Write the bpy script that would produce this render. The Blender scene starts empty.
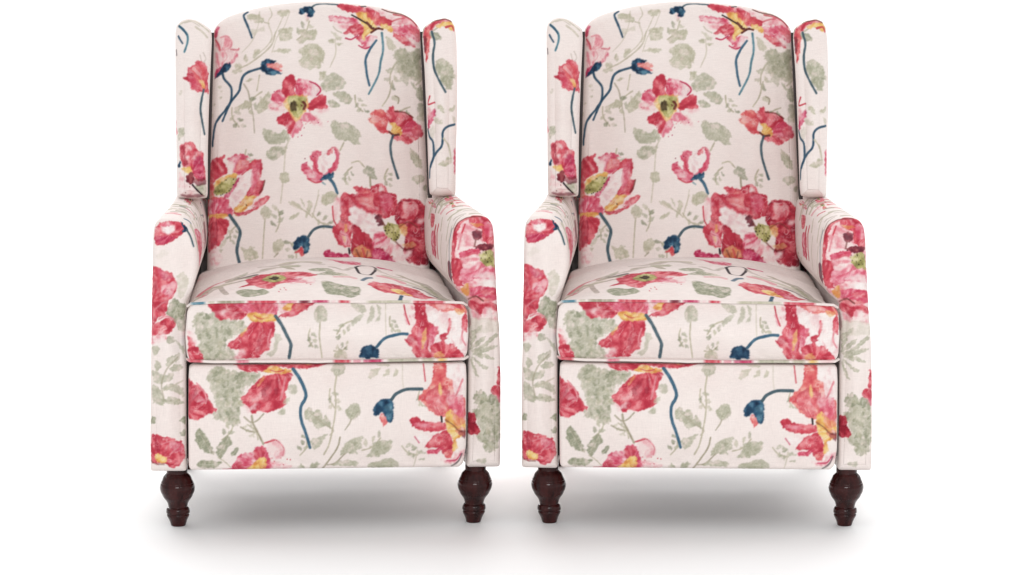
import bpy, math
import numpy as np

# ------------------------------------------------------------------ measures
# The chair is described on a drawing 490 units to the metre, seen from the
# front, 7.5 m away, with the eye 1.69 m above the floor.  lift() turns a drawing
# point plus its depth into metres.
CX, S0, DIST, EYE = 325.7, 490.0, 7.5, 1.691
CP, SP = 1.0, 0.0                 # the camera looks level, its frame shifted down
FOC, MID = S0 * DIST, -298.0
TURN = 0.047                      # each chair stands turned by this slope


def lift(px, row, y0):
    """drawing point at depth y0 (before the turn) -> X, Y, Z in metres"""
    a = (px - CX) / FOC; b = (row - MID) / FOC
    dy = CP - b * SP; dz = -SP - b * CP
    X = 0
    for _ in range(4):
        y = y0 + X * TURN
        t = (DIST + y) / dy
        X = t * a
    return X, y, EYE + t * dz


def drawn(X, Y, Z):
    """metres -> drawing point"""
    w = (Y + DIST) * CP - (Z - EYE) * SP
    return CX + FOC * X / w, MID - FOC * ((Y + DIST) * SP + (Z - EYE) * CP) / w


# ------------------------------------------------------------------ noise
def _hash(i, j, seed):
    n = (i.astype(np.int64) * 374761393 + j.astype(np.int64) * 668265263 + seed * 144665) & 0xffffffff
    n = ((n ^ (n >> 13)) * 1274126177) & 0xffffffff
    return ((n ^ (n >> 16)) & 0xffff) / 65535.0


def vnoise(x, y, seed=0):
    i = np.floor(x); j = np.floor(y)
    fx = x - i; fy = y - j
    fx = fx * fx * (3 - 2 * fx); fy = fy * fy * (3 - 2 * fy)
    a = _hash(i, j, seed); b = _hash(i + 1, j, seed)
    c = _hash(i, j + 1, seed); d = _hash(i + 1, j + 1, seed)
    return (a * (1 - fx) + b * fx) * (1 - fy) + (c * (1 - fx) + d * fx) * fy


def fbm(x, y, seed=0, n=3):
    t = 0; w = 0.5; tot = 0
    for k in range(n):
        t = t + w * vnoise(x * 2 ** k, y * 2 ** k, seed + 17 * k); tot += w; w *= 0.5
    return t / tot


def lin(c):
    c = np.asarray(c, float) / 255.0
    return np.where(c <= 0.04045, c / 12.92, ((c + 0.055) / 1.055) ** 2.4)


def blur(a, k):
    """two box passes, k cells wide"""
    k = max(1, int(k))
    if k < 2: return a
    for ax in (0, 1):
        for _ in range(2):
            p = np.pad(a, [(k, k) if i == ax else (0, 0) for i in range(a.ndim)], mode='edge')
            cs = np.cumsum(p, axis=ax)
            n = a.shape[ax]
            lo = np.take(cs, np.arange(k - k // 2 - 1, k - k // 2 - 1 + n), axis=ax)
            hi = np.take(cs, np.arange(k - k // 2 - 1 + k, k - k // 2 - 1 + k + n), axis=ax)
            a = (hi - lo) / k
    return a


def smooth_line(pts, closed, sub=6):
    P = np.asarray(pts, float); n = len(P)
    if n < 3: return P
    out = []
    rng = range(n) if closed else range(n - 1)
    for i in rng:
        if closed:
            p0, p1, p2, p3 = P[i - 1], P[i], P[(i + 1) % n], P[(i + 2) % n]
        else:
            p1, p2 = P[i], P[i + 1]
            p0 = P[i - 1] if i else 2 * p1 - p2
            p3 = P[i + 2] if i + 2 < n else 2 * p2 - p1
        for k in range(sub):
            t = k / sub
            lw = 0.3 if closed else 0.0
            out.append(0.5 * (2 * p1 + (p2 - p0) * t + (2 * p0 - 5 * p1 + 4 * p2 - p3) * t * t
                              + (3 * p1 - p0 - 3 * p2 + p3) * t ** 3) * (1 - lw) + lw * (p1 + (p2 - p1) * t))
    if not closed: out.append(P[-1])
    return np.array(out)


def pts_of(s):
    return [tuple(float(v) for v in q.split(',')) for q in s.split()]


# ------------------------------------------------------------------ the print
CREAM = (248, 236, 231)
PAL = {   # dark, mid, light of each dye
    'red':   ((188, 54, 72), (214, 84, 98), (235, 140, 146)),
    'deep':  ((146, 32, 50), (184, 50, 68), (212, 100, 108)),
    'coral': ((210, 76, 86), (228, 114, 114), (241, 172, 160)),
    'pink':  ((208, 72, 98), (229, 124, 144), (246, 202, 206)),
    'pale':  ((232, 150, 160), (245, 212, 212), (250, 234, 231)),
    'white': ((238, 205, 206), (249, 236, 233), (251, 243, 240)),
    'mag':   ((172, 34, 74), (202, 66, 104), (230, 134, 154)),
    'yel':   ((222, 150, 84), (240, 198, 116), (247, 220, 160)),
    'grn':   ((138, 132, 78), (188, 182, 118), (218, 210, 158)),
    'sage':  ((166, 166, 142), (184, 183, 160), (212, 207, 189)),
    'dsage': ((132, 137, 112), (154, 157, 132), (190, 187, 165)),
    'olive': ((180, 176, 150), (198, 194, 170), (220, 213, 196)),
    'navy':  ((26, 48, 72), (44, 78, 106), (92, 134, 158)),
    'teal':  ((52, 98, 122), (84, 134, 154), (140, 178, 190)),
    'dark':  ((36, 28, 22), (58, 46, 34), (100, 86, 60)),
    'brown': ((90, 48, 40), (122, 66, 56), (160, 100, 84)),
    'maro':  ((82, 20, 34), (116, 36, 50), (160, 80, 84)),
}
STEM = {'rib': (216, 212, 196), 'navy': (54, 84, 106), 'blue': (64, 102, 126), 'teal': (96, 138, 152), 'grey': (74, 96, 106), 'olive': (198, 190, 168),
        'twig': (172, 164, 142), 'dark': (44, 36, 40), 'mag': (196, 58, 92), 'red': (200, 60, 76), 'brown': (112, 58, 52),
        'lgrey': (196, 184, 174), 'pinkish': (228, 150, 158)}


class Cloth:
    """one cut of the printed fabric, painted in numbers only"""
    def __init__(s, x0, y0, x1, y1, ss=3, seed=1):
        s.x0, s.y0, s.ss, s.seed = x0, y0, ss, seed
        s.W = int((x1 - x0) * ss); s.H = int((y1 - y0) * ss)
        s.im = np.empty((s.H, s.W, 3)); s.im[:] = CREAM
        X, Y = s.grid(0, s.W, 0, s.H)
        n = fbm(X * 0.05, Y * 0.05, seed)[..., None]
        s.im += (n - 0.5) * np.array([5, 8, 8])
        s.k = 0; s.o = (0, 0); s.f = None

    def grid(s, i0, i1, j0, j1):
        x = s.x0 + (np.arange(i0, i1) + 0.5) / s.ss
        y = s.y0 + (np.arange(j0, j1) + 0.5) / s.ss
        return np.meshgrid(x, y)

    def at(s, ox, oy, f=None):
        s.o = (ox, oy); s.f = f
        return s

    def tr(s, pts):
        P = np.array([(s.o[0] + x / 8.0, s.o[1] + y / 8.0) for x, y in pts])
        return s.f(P) if s.f else P

    def box(s, P, m):
        i0 = max(0, int((P[:, 0].min() - m - s.x0) * s.ss)); i1 = min(s.W, int((P[:, 0].max() + m - s.x0) * s.ss) + 1)
        j0 = max(0, int((P[:, 1].min() - m - s.y0) * s.ss)); j1 = min(s.H, int((P[:, 1].max() + m - s.y0) * s.ss) + 1)
        return i0, i1, j0, j1

    def P(s, kind, pts, c=None, a=1.0, soft=0.5, rim=0.5, wob=1.15, raw=False, str_=1.0):
        """a dyed patch; c = point the brush strokes radiate from"""
        s.k += 1; sd = s.seed * 1000 + s.k
        pts = pts_of(pts) if isinstance(pts, str) else pts
        Q = np.array(pts, float) if raw else s.tr(pts)
        loose = c is None
        if c is None: C = Q.mean(0) + np.array([0.3, 9.0])
        else: C = np.array(c, float) if raw else s.tr([c])[0]
        Q = smooth_line(Q, True)
        if kind in ('white', 'pale') and soft == .5: soft, rim, wob = .95, .2, 1.8
        i0, i1, j0, j1 = s.box(Q, 2.5)
        if i1 <= i0 or j1 <= j0: return s
        X, Y = s.grid(i0, i1, j0, j1)
        wx = X + wob * (fbm(X * .42, Y * .42, sd) - .5) * 3.0; wy = Y + wob * (fbm(X * .42, Y * .42, sd + 5) - .5) * 3.0
        ins = np.zeros(X.shape, bool)
        q2 = np.roll(Q, -1, 0)
        for (ax, ay), (bx, by) in zip(Q, q2):
            if ay == by: continue
            cr = (ay > wy) != (by > wy)
            ins ^= cr & (wx < (bx - ax) * (wy - ay) / (by - ay) + ax)
        m = ins.astype(float)
        inner = blur(m, 3.6 * s.ss)
        m = blur(m, max(1, round(soft * 2 * s.ss)))
        d, md, lt = (np.array(v, float) for v in PAL[kind])
        leafy = kind in ('sage', 'dsage', 'olive')
        if leafy:
            t = 0.55 * fbm(X * .22, Y * .22, sd + 1) + .45 * fbm(X * .8, Y * .8, sd + 2, 2)
            t = np.clip((t - .5) * 2.4 + .45, 0, 1)
            hi = np.clip((fbm(X * .19 + 40, Y * .19, sd + 9, 3) - .56) * 5, 0, 1) * .55
            al = a * (0.72 + 0.28 * fbm(X * .3, Y * .3, sd + 3))
        else:
            dx = X - C[0]; dy = Y - C[1]
            ang = np.arctan2(dy, dx); r = np.hypot(dx, dy)
            ca, sa = np.cos(ang), np.sin(ang)
            st = fbm(ca * 4 + r * .07, sa * 4 + r * .05, sd + 1, 2)
            blot = fbm(X * .22, Y * .22, sd + 2, 4)
            ws = .22 if loose else .5
            t = ws * st + (1 - ws) * blot
            t = np.clip((t - .5) * 3.0 * str_ + .45, 0, 1)
            hi = fbm(ca * 5 + r * .08, sa * 5 - r * .06, sd + 6, 3) if not loose else fbm(X * .16, Y * .3, sd + 6, 3)
            hi = hi * .7 + .3 * fbm(X * .3, Y * .3, sd + 12, 2)
            hi = np.clip((hi - .54) * 4.6, 0, 1) * np.clip(.15 + r / 22, 0, 1) * {'deep': .22, 'red': .5}.get(kind, .62) * (kind not in ('navy', 'dark', 'maro', 'teal', 'brown', 'grn'))
            al = a * np.ones_like(X)
        t3 = t[..., None]
        col = np.where(t3 < .5, d + (md - d) * t3 * 2, md + (lt - md) * (t3 * 2 - 1))
        col = col + (np.array([249, 228, 224.]) - col) * hi[..., None]
        if not leafy and kind not in ('dark', 'maro', 'navy', 'teal', 'brown'):      # fine brush hairs
            an = ang + (fbm(X * .13, Y * .13, sd + 21) - .5) * 1.1
            hair = vnoise(np.cos(an) * 9 + 30, np.sin(an) * 9, sd + 22) * .6 + .4 * vnoise(np.cos(an) * 19, np.sin(an) * 19 + r * .03, sd + 23)
            brk = np.clip(fbm(X * .2, Y * .2, sd + 24) * 2.4 - .7, 0, 1) * np.clip(r / 14 - .1, 0, 1)
            col = col + (np.array([250, 226, 222.]) - col) * (np.clip((hair - .60) * 7, 0, 1) * brk * .5)[..., None]
            col = col + (d * .9 - col) * (np.clip((.38 - hair) * 7, 0, 1) * brk * (.2 if kind in ('white', 'pale') else .5))[..., None]
        edge = np.clip((1 - inner) * 1.6 - .25, 0, 1) * rim * fbm(X * .2, Y * .2, sd + 8)
        col = col + (d - col) * edge[..., None]
        al = (m * al)[..., None]
        s.im[j0:j1, i0:i1] = s.im[j0:j1, i0:i1] * (1 - al) + col * al
        if leafy and a >= .75 and len(Q) < 80:           # a pale rib down the leaf
            m0 = Q.mean(0); ax = np.linalg.svd(Q - m0, full_matrices=False)[2][0]; h = np.abs((Q - m0) @ ax).max() * .8
            if h > 3.5: s.L('rib', [m0 - ax * h, m0 + np.array([-ax[1], ax[0]]) * .6, m0 + ax * h], .5, .3, a=.5, raw=True)
        return s

    def L(s, kind, pts, w=1.2, w2=None, a=0.95, raw=False):
        s.k += 1; sd = s.seed * 1000 + s.k
        pts = pts_of(pts) if isinstance(pts, str) else pts
        Q = np.array(pts, float) if raw else s.tr(pts)
        Q = smooth_line(Q, False, 5)
        w2 = w if w2 is None else w2
        w += .3; w2 += .3
        i0, i1, j0, j1 = s.box(Q, 3 + max(w, w2))
        if i1 <= i0 or j1 <= j0: return s
        X, Y = s.grid(i0, i1, j0, j1)
        best = np.full(X.shape, 1e9); N = len(Q) - 1
        for k in range(N):
            ax, ay = Q[k]; bx, by = Q[k + 1]
            vx, vy = bx - ax, by - ay; L2 = vx * vx + vy * vy + 1e-9
            t = np.clip(((X - ax) * vx + (Y - ay) * vy) / L2, 0, 1)
            d = np.hypot(X - ax - t * vx, Y - ay - t * vy) - .5 * (w + (w2 - w) * (k + t) / N)
            best = np.minimum(best, d)
        best = best + (fbm(X * .3, Y * .3, sd) - .5) * .55
        al = np.clip(.5 - best / .9, 0, 1) * a
        col = np.array(STEM[kind], float) + (fbm(X * .35, Y * .35, sd + 3) - .5)[..., None] * 46
        al = al[..., None]
        s.im[j0:j1, i0:i1] = s.im[j0:j1, i0:i1] * (1 - al) + col * al
        return s

    def dots(s, kind, pts, r=.9):
        for x, y in pts_of(pts):
            k = 8 * r
            s.P(kind, [(x - k, y - k * .3), (x, y - k), (x + k, y), (x + k * .2, y + k)], wob=.5, soft=.35)
        return s

    def clump(s, pts, n, size=6.5, seed=1):
        """foliage: a faint wash with many small overlapping leaflets"""
        s.P('sage', pts, a=.8, wob=2.0)
        Q = s.tr(pts_of(pts)); rs = np.random.RandomState(seed); lo, hi = Q.min(0), Q.max(0); q2 = np.roll(Q, -1, 0); k = 0
        while k < n:
            x, y = rs.uniform(lo, hi); ins = False
            for (ax, ay), (bx, by) in zip(Q, q2):
                if (ay > y) != (by > y) and x < (bx - ax) * (y - ay) / (by - ay) + ax: ins = not ins
            if not ins: continue
            k += 1; a = rs.uniform(0, 6.28); L = size * rs.uniform(.6, 1.3)
            q = [(x + L * (u * math.cos(a) - v * math.sin(a)), y + L * (u * math.sin(a) + v * math.cos(a))) for u, v in
                 ((-.5, 0), (-.2, .26), (.2, .2), (.5, .02), (.25, -.22), (-.2, -.2))]
            s.P(('dsage', 'sage', 'dsage', 'olive')[rs.randint(4)], q, raw=True, a=rs.uniform(.5, .9), wob=.9)
        return s

    def arcs(s, rs, cx, cy, t0, t1, kinds, n=34):
        """stems and leaf ribs that run round the roll of an arm"""
        for k in range(n):
            R = rs.uniform(30, 200); a = rs.uniform(t0, t1); b = a + rs.uniform(.25, .9)
            q = [(cx + (R + 6 * math.sin(3 * u + k)) * math.cos(u), cy + (R + 6 * math.sin(3 * u + k)) * math.sin(u)) for u in np.linspace(a, min(b, t1 + .2), 6)]
            s.L(kinds[k % len(kinds)], q, rs.uniform(3, 9), rs.uniform(2, 7), raw=True, a=rs.uniform(.5, .9))

    # free-standing motifs for cloth the traced flowers do not reach
    def poppy(s, cx, cy, R, rot, rs, f=lambda P: P):
        n = rs.randint(5, 8)
        for k in range(n):
            a0 = rot + k * 6.283 / n + rs.uniform(-.15, .15)
            L = R * rs.uniform(.75, 1.1); w = 3.4 / n * rs.uniform(.8, 1.15)
            q = [(cx + r * L * math.cos(a0 + d * w), cy + r * L * math.sin(a0 + d * w)) for r, d in
                 ((.15, -.3), (.55, -.75), (.95, -.6), (1.02, -.15), (.92, .15), (1., .55), (.6, .8), (.15, .3))]
            s.P(('red', 'pink', 'coral', 'red', 'pale')[rs.randint(5)], f(np.array(q)), c=f(np.array([(cx, cy)]))[0], raw=True)
        q = [(cx + .27 * R * math.cos(a), cy + .27 * R * math.sin(a)) for a in np.linspace(0, 5.5, 8)]
        s.P('grn', f(np.array(q)), raw=True)
        q = [(cx + .1 * R * math.cos(a), cy + .1 * R * math.sin(a)) for a in np.linspace(0, 5, 6)]
        s.P('dark', f(np.array(q)), raw=True)

    def sprig(s, cx, cy, R, rot, rs, f=lambda P: P):
        dx, dy = math.cos(rot), math.sin(rot)
        s.L('olive', f(np.array([(cx + dx * t * R - dy * 3 * math.sin(t * 3), cy + dy * t * R + dx * 3 * math.sin(t * 3)) for t in (0, .3, .6, 1)])), 1.2, raw=True)
        for k in range(5):
            t = .2 + .18 * k; sg = 1 if k % 2 else -1; a = rot + sg * rs.uniform(.7, 1.1); L = R * .38
            bx, by = cx + dx * t * R, cy + dy * t * R
            q = [(bx + L * u * math.cos(a) - L * v * math.sin(a), by + L * u * math.sin(a) + L * v * math.cos(a)) for u, v in
                 ((.1, 0), (.4, .22), (.75, .2), (1, 0), (.7, -.22), (.4, -.18))]
            s.P(('sage', 'olive', 'dsage')[rs.randint(3)], f(np.array(q)), raw=True, a=.85)

    def bud(s, cx, cy, R, rot, rs, f=lambda P: P):
        dx, dy = math.cos(rot), math.sin(rot)
        g = lambda L: f(np.array([(cx + R * (u * dx - v * dy), cy + R * (u * dy + v * dx)) for u, v in L]))
        s.L('blue', g(((.2, 0), (.7, .1), (1.2, -.05), (1.8, .12))), 2.6, raw=True)
        s.P('pink', g(((-.5, -.15), (.1, -.2), (.1, .2), (-.45, .18))), raw=True)
        s.P('navy', g(((-.15, -.26), (.2, -.22), (.34, 0), (.2, .24), (-.2, .26), (.02, .04))), raw=True)

    def scatter(s, rs, step, keep, f=lambda P: P, x1=None, y1=None, y0=None, x0=None):
        x1 = x1 or s.x0 + s.W / s.ss; y1 = y1 or s.y0 + s.H / s.ss
        y = s.y0 if y0 is None else y0
        while y < y1:
            x = (s.x0 if x0 is None else x0)
            while x < x1:
                px, py = x + rs.uniform(-.35, .35) * step, y + rs.uniform(-.35, .35) * step
                k = rs.rand(); rot = rs.uniform(0, 6.28)
                if not keep(px, py):
                    if k < .42: s.poppy(px, py, step * rs.uniform(.32, .52), rot, rs, f)
                    elif k < .72: s.sprig(px, py, step * rs.uniform(.6, .85), rot, rs, f)
                    else: s.bud(px, py, step * .25, rot, rs, f)
                x += step
            y += step

    def sample(s, u, v):
        x = np.clip((u - s.x0) * s.ss - .5, 0, s.W - 1.001); y = np.clip((v - s.y0) * s.ss - .5, 0, s.H - 1.001)
        i = x.astype(int); j = y.astype(int); fx = (x - i)[:, None]; fy = (y - j)[:, None]
        c = (s.im[j, i] * (1 - fx) + s.im[j, i + 1] * fx) * (1 - fy) + (s.im[j + 1, i] * (1 - fx) + s.im[j + 1, i + 1] * fx) * fy
        return c


# ------------------------------------------------------------------ cuts of cloth
def cloth_backrest():
    c = Cloth(150, -60, 490, 320, 3, 1); rs = np.random.RandomState(4)
    c.scatter(rs, 60, lambda x, y: 195 < x < 445 and y > -14)
    c.at(172, 0)
    c.P('olive', "600,120 640,110 690,120 735,150 740,180 690,185 640,170 605,150").P('olive', "640,240 700,230 740,210 740,240 690,260 650,290", a=.5)
    c.P('olive', "850,100 880,80 930,85 935,110 900,130 860,125").P('olive', "860,240 910,230 970,225 960,260 960,300 930,330 870,320 850,290")
    c.P('olive', "800,410 870,390 940,395 950,415 900,430 850,415").P('olive', "640,450 670,400 705,410 690,450 650,470")
    c.P('olive', "575,480 590,430 605,470 595,500").P('olive', "500,530 540,510 560,540 530,560", a=.8)
    c.L('olive', "780,60 800,120 770,180 800,290 760,370 690,430", 1, a=.6).L('olive', "830,260 790,370 650,490 520,560", 1.2, a=.8)
    c.L('olive', "890,130 850,220 790,340", .9, a=.6).L('olive', "740,180 775,190", .9)
    c.L('navy', "602,90 575,120 582,155 610,220 640,302", 2.2, 1.8)
    c.P('mag', "335,255 350,215 378,208 372,260 350,300 332,310", c=(350, 400)).P('deep', "328,240 350,250 350,300 330,300", a=.6)
    c.P('pale', "335,330 390,300 440,290 480,340 470,380 430,400 370,400 340,370", c=(380, 420), rim=1)
    c.L('pinkish', "390,300 440,290 478,335 470,375 430,400 385,400", 1.2, a=.8).L('red', "345,320 375,360 385,410", 1.6, a=.7)
    c.P('pale', "340,420 400,400 470,390 525,400 520,450 480,500 420,520 350,560", c=(380, 560))
    c.L('pinkish', "470,395 525,400 535,390", 1.4).L('pinkish', "420,410 440,460 400,510", 1, a=.5)
    c.P('pink', "350,565 420,515 480,480 522,420 510,480 455,545 400,580 345,610", c=(340, 620))
    c.P('mag', "340,640 350,560 385,540 390,580", c=(340, 620), a=.8)
    c.P('navy', "340,630 378,565 415,515 460,500 472,530 440,572 390,605")
    c.at(172, 68)
    c.P('olive', "500,325 550,290 600,260 640,290 620,320 560,330 520,345").P('olive', "690,290 740,230 770,180 790,230 775,300 740,340 690,365 670,340")
    c.L('twig', "575,130 610,190 625,270 650,390 660,520", 1.5, .8, a=.7).L('olive', "700,60 680,180", 1)
    c.P('olive', "590,100 640,85 650,95 600,110").P('olive', "470,30 540,10 560,30 510,45", a=.7)
    for q in ("370,150 400,140 395,165", "375,245 400,225 400,240", "320,300 345,280 340,300", "310,380 330,360 320,395", "380,190 400,175 405,195"):
        c.P('olive', q, a=.8)
    c.L('navy', "405,50 420,90 470,150 478,200 470,270 440,340 405,425", 2.2, 1.6)
    c.L('navy', "718,0 650,20 600,40 565,75 550,130 535,190 480,260 430,335 380,395 345,460 325,575 322,625", 2.1, 2.0)
    c.at(172, 0).P('coral', "745,525 790,495 850,510 892,540 860,548 885,575 800,572 750,550", c=(720, 540)).P('white', "800,530 850,530 870,545 820,548", a=.7)
    c.P('navy', "700,545 720,504 750,480 800,480 840,502 800,508 765,512 755,542 800,548 830,566 880,586 830,602 780,604 740,588 712,562")
    c.L('teal', "770,580 830,590", 1.6, a=.5)
    rf = np.random.RandomState(8)
    for x, y, R, rot in ((262, 92, 22, 2.2), (232, 108, 20, 1.2), (297, 40, 22, -1.0), (355, 96, 18, 1.1), (398, 62, 24, 1.9), (410, 108, 20, 2.4), (246, 150, 18, 1.3), (276, 232, 22, -1.5), (312, 214, 20, .6), (352, 168, 16, 2.0), (296, 262, 20, -1.9), (388, 170, 16, 1.6), (236, 226, 16, 1.9)):
        c.sprig(x, y, R, rot, rf)
    c.at(172, 0).L('olive', "700,90 690,200 640,330 560,420", .8, a=.5).L('olive', "940,100 900,210 840,300 800,420", .8, a=.5)
    # open poppy in the middle
    c.at(260, 68); o = (300, 310)
    c.P('olive', "470,50 490,30 530,40 510,90 480,100").P('sage', "490,130 540,60 600,45 670,90 685,130 660,165 600,180 540,190 500,180", a=.95)
    c.P('sage', "580,215 640,190 700,205 735,250 720,290 660,280 610,250").P('sage', "540,260 600,270 640,310 590,320 550,300")
    c.L('olive', "500,180 560,120 650,90", 1, a=.6).L('olive', "590,215 650,235 720,270", 1, a=.6)
    c.P('sage', "20,480 80,500 150,528 200,500 240,536 216,584 152,612 80,615 36,576").P('sage', [(50, 684), (90, 639), (150, 629), (220, 639), (190, 694), (130, 734), (80, 739), (55, 724)])
    c.P('sage', "568,440 600,420 640,444 720,452 792,512 800,560 788,584 808,620 760,620 700,590 624,580 580,520")
    c.P('pale', "90,250 190,290 180,340 120,340 70,330", c=o)
    c.P('pink', "90,260 100,210 150,170 190,190 210,240 210,290 170,290 110,280", c=o)
    c.P('pale', "430,340 540,320 530,352 490,362", c=o).P('pale', "360,360 430,370 480,430 500,470 450,450 400,440 350,400", c=o)
    c.P('pink', "360,370 420,380 470,440 400,420 345,400", c=o, a=.7)
    c.P('pink', "270,420 330,420 340,470 320,510 280,540 262,560 240,520", c=o, a=.9)
    c.P('red', "130,400 170,380 230,350 270,390 290,430 270,480 250,530 225,520 210,470 150,445", c=o)
    c.P('white', "400,120 450,130 488,175 460,220 420,240 390,220 390,170", c=o).L('mag', "395,112 450,135 485,180 455,222", 1.3)
    c.P('pink', "285,140 310,90 360,95 400,110 425,140 405,180 400,220 350,230 300,230 280,190", c=o)
    c.P('red', "180,200 178,110 215,75 245,55 280,75 290,110 275,170 285,230 240,240 200,230", c=o)
    c.P('red', "380,300 430,250 490,215 530,235 525,280 545,310 520,330 450,330 400,350 380,330", c=o)
    c.P('pink', "300,400 360,360 420,380 400,430 340,430", c=o, a=.8)
    c.P('yel', "190,290 230,225 300,218 380,230 385,310 345,380 295,435 255,400 215,340", a=.8)
    c.P('grn', "225,235 290,228 365,240 368,300 335,360 298,400 270,385 245,335 225,290")
    c.P('dark', "245,280 270,268 300,300 288,335 258,338 240,310", rim=0).L('brown', "345,275 362,300 350,330", 2.2).dots('maro', "330,300 352,290", .7)
    c.dots('mag', "85,320 150,188 205,480 300,552 332,540 540,430 462,440 350,480 430,420 110,190", .6).dots('red', "360,450 400,440 300,470 320,500", .5)
    # top poppy
    c.at(340, 0); o = (240, 220)
    c.P('olive', "370,300 420,340 450,390 420,410 380,390", a=.8).P('sage', "430,420 500,400 560,430 620,400 640,470 600,520 560,500 500,540 480,560 430,520 470,470", a=.55)
    c.clump("430,420 500,400 560,430 640,400 650,520 640,600 560,620 500,600 470,540", 34, seed=6).P('sage', "480,560 560,520 640,540 660,620 640,680 600,654 560,644 540,694 500,654 450,664 480,624", a=.7).P('sage', "560,654 600,694 630,744 600,724")
    c.P('sage', "440,540 480,560 470,600 430,570", a=.5).P('dsage', "590,430 650,400 660,520 610,560", a=.6)
    c.P('dsage', "620,844 670,834 690,924 640,944", a=.7).P('olive', "600,960 680,900 690,980", a=.6)
    c.P('pale', "300,80 380,75 500,110 580,150 625,200 640,240 560,210 450,200 400,170 340,140", c=o)
    c.P('olive', "390,90 460,95 520,115 450,130", a=.8)
    c.L('brown', "340,70 400,97 500,113 570,150 625,205", 1.3).L('red', "430,120 520,135 590,175 625,215", 1.6, a=.7).L('red', "400,185 460,160 520,150", 1.2, a=.6)
    c.P('red', "-30,32 40,25 120,40 200,55 260,70 300,100 330,130 380,150 420,180 400,215 340,220 300,200 240,190 190,150 130,110 60,100 0,75", c=o)
    c.P('pale', "200,45 260,55 300,80 260,80 215,65", c=o)
    c.P('pink', "400,210 480,215 560,210 640,235 655,300 640,340 580,320 500,300 430,260", c=o).P('red', "540,230 650,245 660,330 600,300", c=o, a=.8)
    c.P('red', "420,260 500,300 560,330 610,385 540,375 480,345 430,300", c=o).P('pale', "520,310 600,330 620,370 560,350", c=o, a=.8)
    c.P('pink', "-90,140 -70,120 -40,135 40,140 110,145 150,180 130,200 60,195 -30,185 -80,170", c=o).P('pale', "-50,160 40,150 100,165 40,180", c=o, a=.9)
    c.P('pale', "-40,190 60,195 110,215 60,250 -20,225", c=o, a=.8)
    c.P('red', "20,270 80,220 130,190 180,210 170,260 100,270 40,280", c=o)
    c.P('red', "70,230 130,200 200,210 230,250 210,300 200,340 150,330 120,310 160,290 100,280", c=o)
    c.P('pink', "140,330 200,300 250,290 300,300 270,340 220,390 170,380 190,360", c=o).P('white', "240,345 285,305 305,312 278,352 238,380", c=o)
    c.L('mag', "45,310 90,320 140,290", 1.1).L('mag', "150,370 200,395 240,380", 1.1)
    c.P('yel', "130,110 180,95 230,110 250,150 300,220 260,260 220,280 200,300 190,330 170,300 190,250 170,190 150,160", c=o)
    c.P('coral', "200,110 250,120 330,180 300,215 250,170", c=o, a=.85)
    c.P('yel', "330,190 380,200 425,230 420,270 380,250 330,230", c=o).P('coral', "290,150 380,160 400,200 320,190", c=o, a=.7)
    c.L('dark', "95,125 150,155 210,190 250,215", 1.3).L('brown', "215,185 260,235 310,232", 2).L('brown', "250,265 300,235 340,240", 1.6).dots('dark', "265,225 285,245", .6)
    c.L('dark', "170,52 205,45", 1.4)
    c.L('grey', "-225,60 -190,35 -120,28 -20,34", 1.8, 1.4).at(260, 0)
    c.L('blue', "930,330 880,400 845,480 850,560 858,620 876,690", 2.2, 1.8).L('teal', "975,270 985,400 965,500 955,575 935,634 870,759", 2.1, 1.6)
    c.P('olive', "310,250 350,235 400,250 440,235 455,280 430,320 380,320 350,350 310,355 300,330 330,300")
    c.P('olive', "320,390 370,365 420,350 480,370 520,430 510,480 480,550 420,555 370,555 320,530 310,490 340,450 310,420").P('white', "395,455 420,450 425,480 400,485", a=.6)
    c.L('olive', "600,320 605,430 560,540", 1, a=.6).P('olive', "540,325 580,315 590,345 560,350").P('olive', "570,260 600,270 650,310 620,325", a=.8).P('olive', "600,350 660,350 640,372")
    c.L('twig', "585,215 610,245 650,265", .9, a=.6)
    c.P('pale', "355,115 375,100 402,140 375,158").P('navy', "310,105 330,70 370,55 420,60 437,100 420,135 392,142 370,105 340,118").P('teal', "385,75 420,75 430,110 405,125", a=.6)
    # poppy on the right
    c.at(340, 68); o = (430, 520)
    c.L('olive', "420,110 390,230 340,310", 1.1).P('olive', "410,240 440,225 475,255 460,280 425,265", a=.8).L('twig', "440,230 470,250 465,290", 1.0)
    c.P('coral', "215,420 250,400 245,370 280,340 330,335 370,375 380,440 370,490 400,530 330,525 290,490 275,460 230,440", c=o)
    c.P('red', "420,530 500,520 600,550 670,548 600,590 545,618 490,595 430,572", c=o)
    c.P('pink', "500,400 560,400 600,440 650,480 672,540 640,560 560,545 500,520 490,470", c=o)
    c.P('red', "370,360 390,320 430,310 440,350 500,360 570,390 580,430 540,430 500,490 470,510 420,460 380,430", c=o)
    c.P('red', "560,500 620,470 668,545 600,560", c=o, a=.7)
    c.P('yel', "390,440 440,450 490,500 500,540 450,545 400,525 420,480", c=o).L('maro' if 0 else 'brown', "395,520 430,545 470,540", 2)
    c.L('brown', "440,355 520,365 585,405", 1.1, a=.7)
    c.L('grey', "425,550 405,625 410,704 430,784 465,890", 2.3, 2.1)
    c.at(340, 136)
    c.P('sage', "560,110 600,140 650,190 660,265 620,260 570,200").P('sage', "570,345 620,320 680,330 670,370 620,390 580,370").P('sage', "660,430 700,400 700,440 680,450")
    c.L('olive', "575,130 640,240", .9, a=.6)
    # bud in the middle
    c.at(260, 136); o = (520, 340)
    c.L('olive', "240,20 205,110 190,300 165,540", 1.1, a=.6).P('olive', "160,310 190,290 230,305 230,360 195,385 165,360")
    c.L('olive', "670,60 640,120", 1.2)
    c.P('white', "450,240 490,170 540,100 600,100 620,160 590,240 540,300 490,300", c=o)
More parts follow.
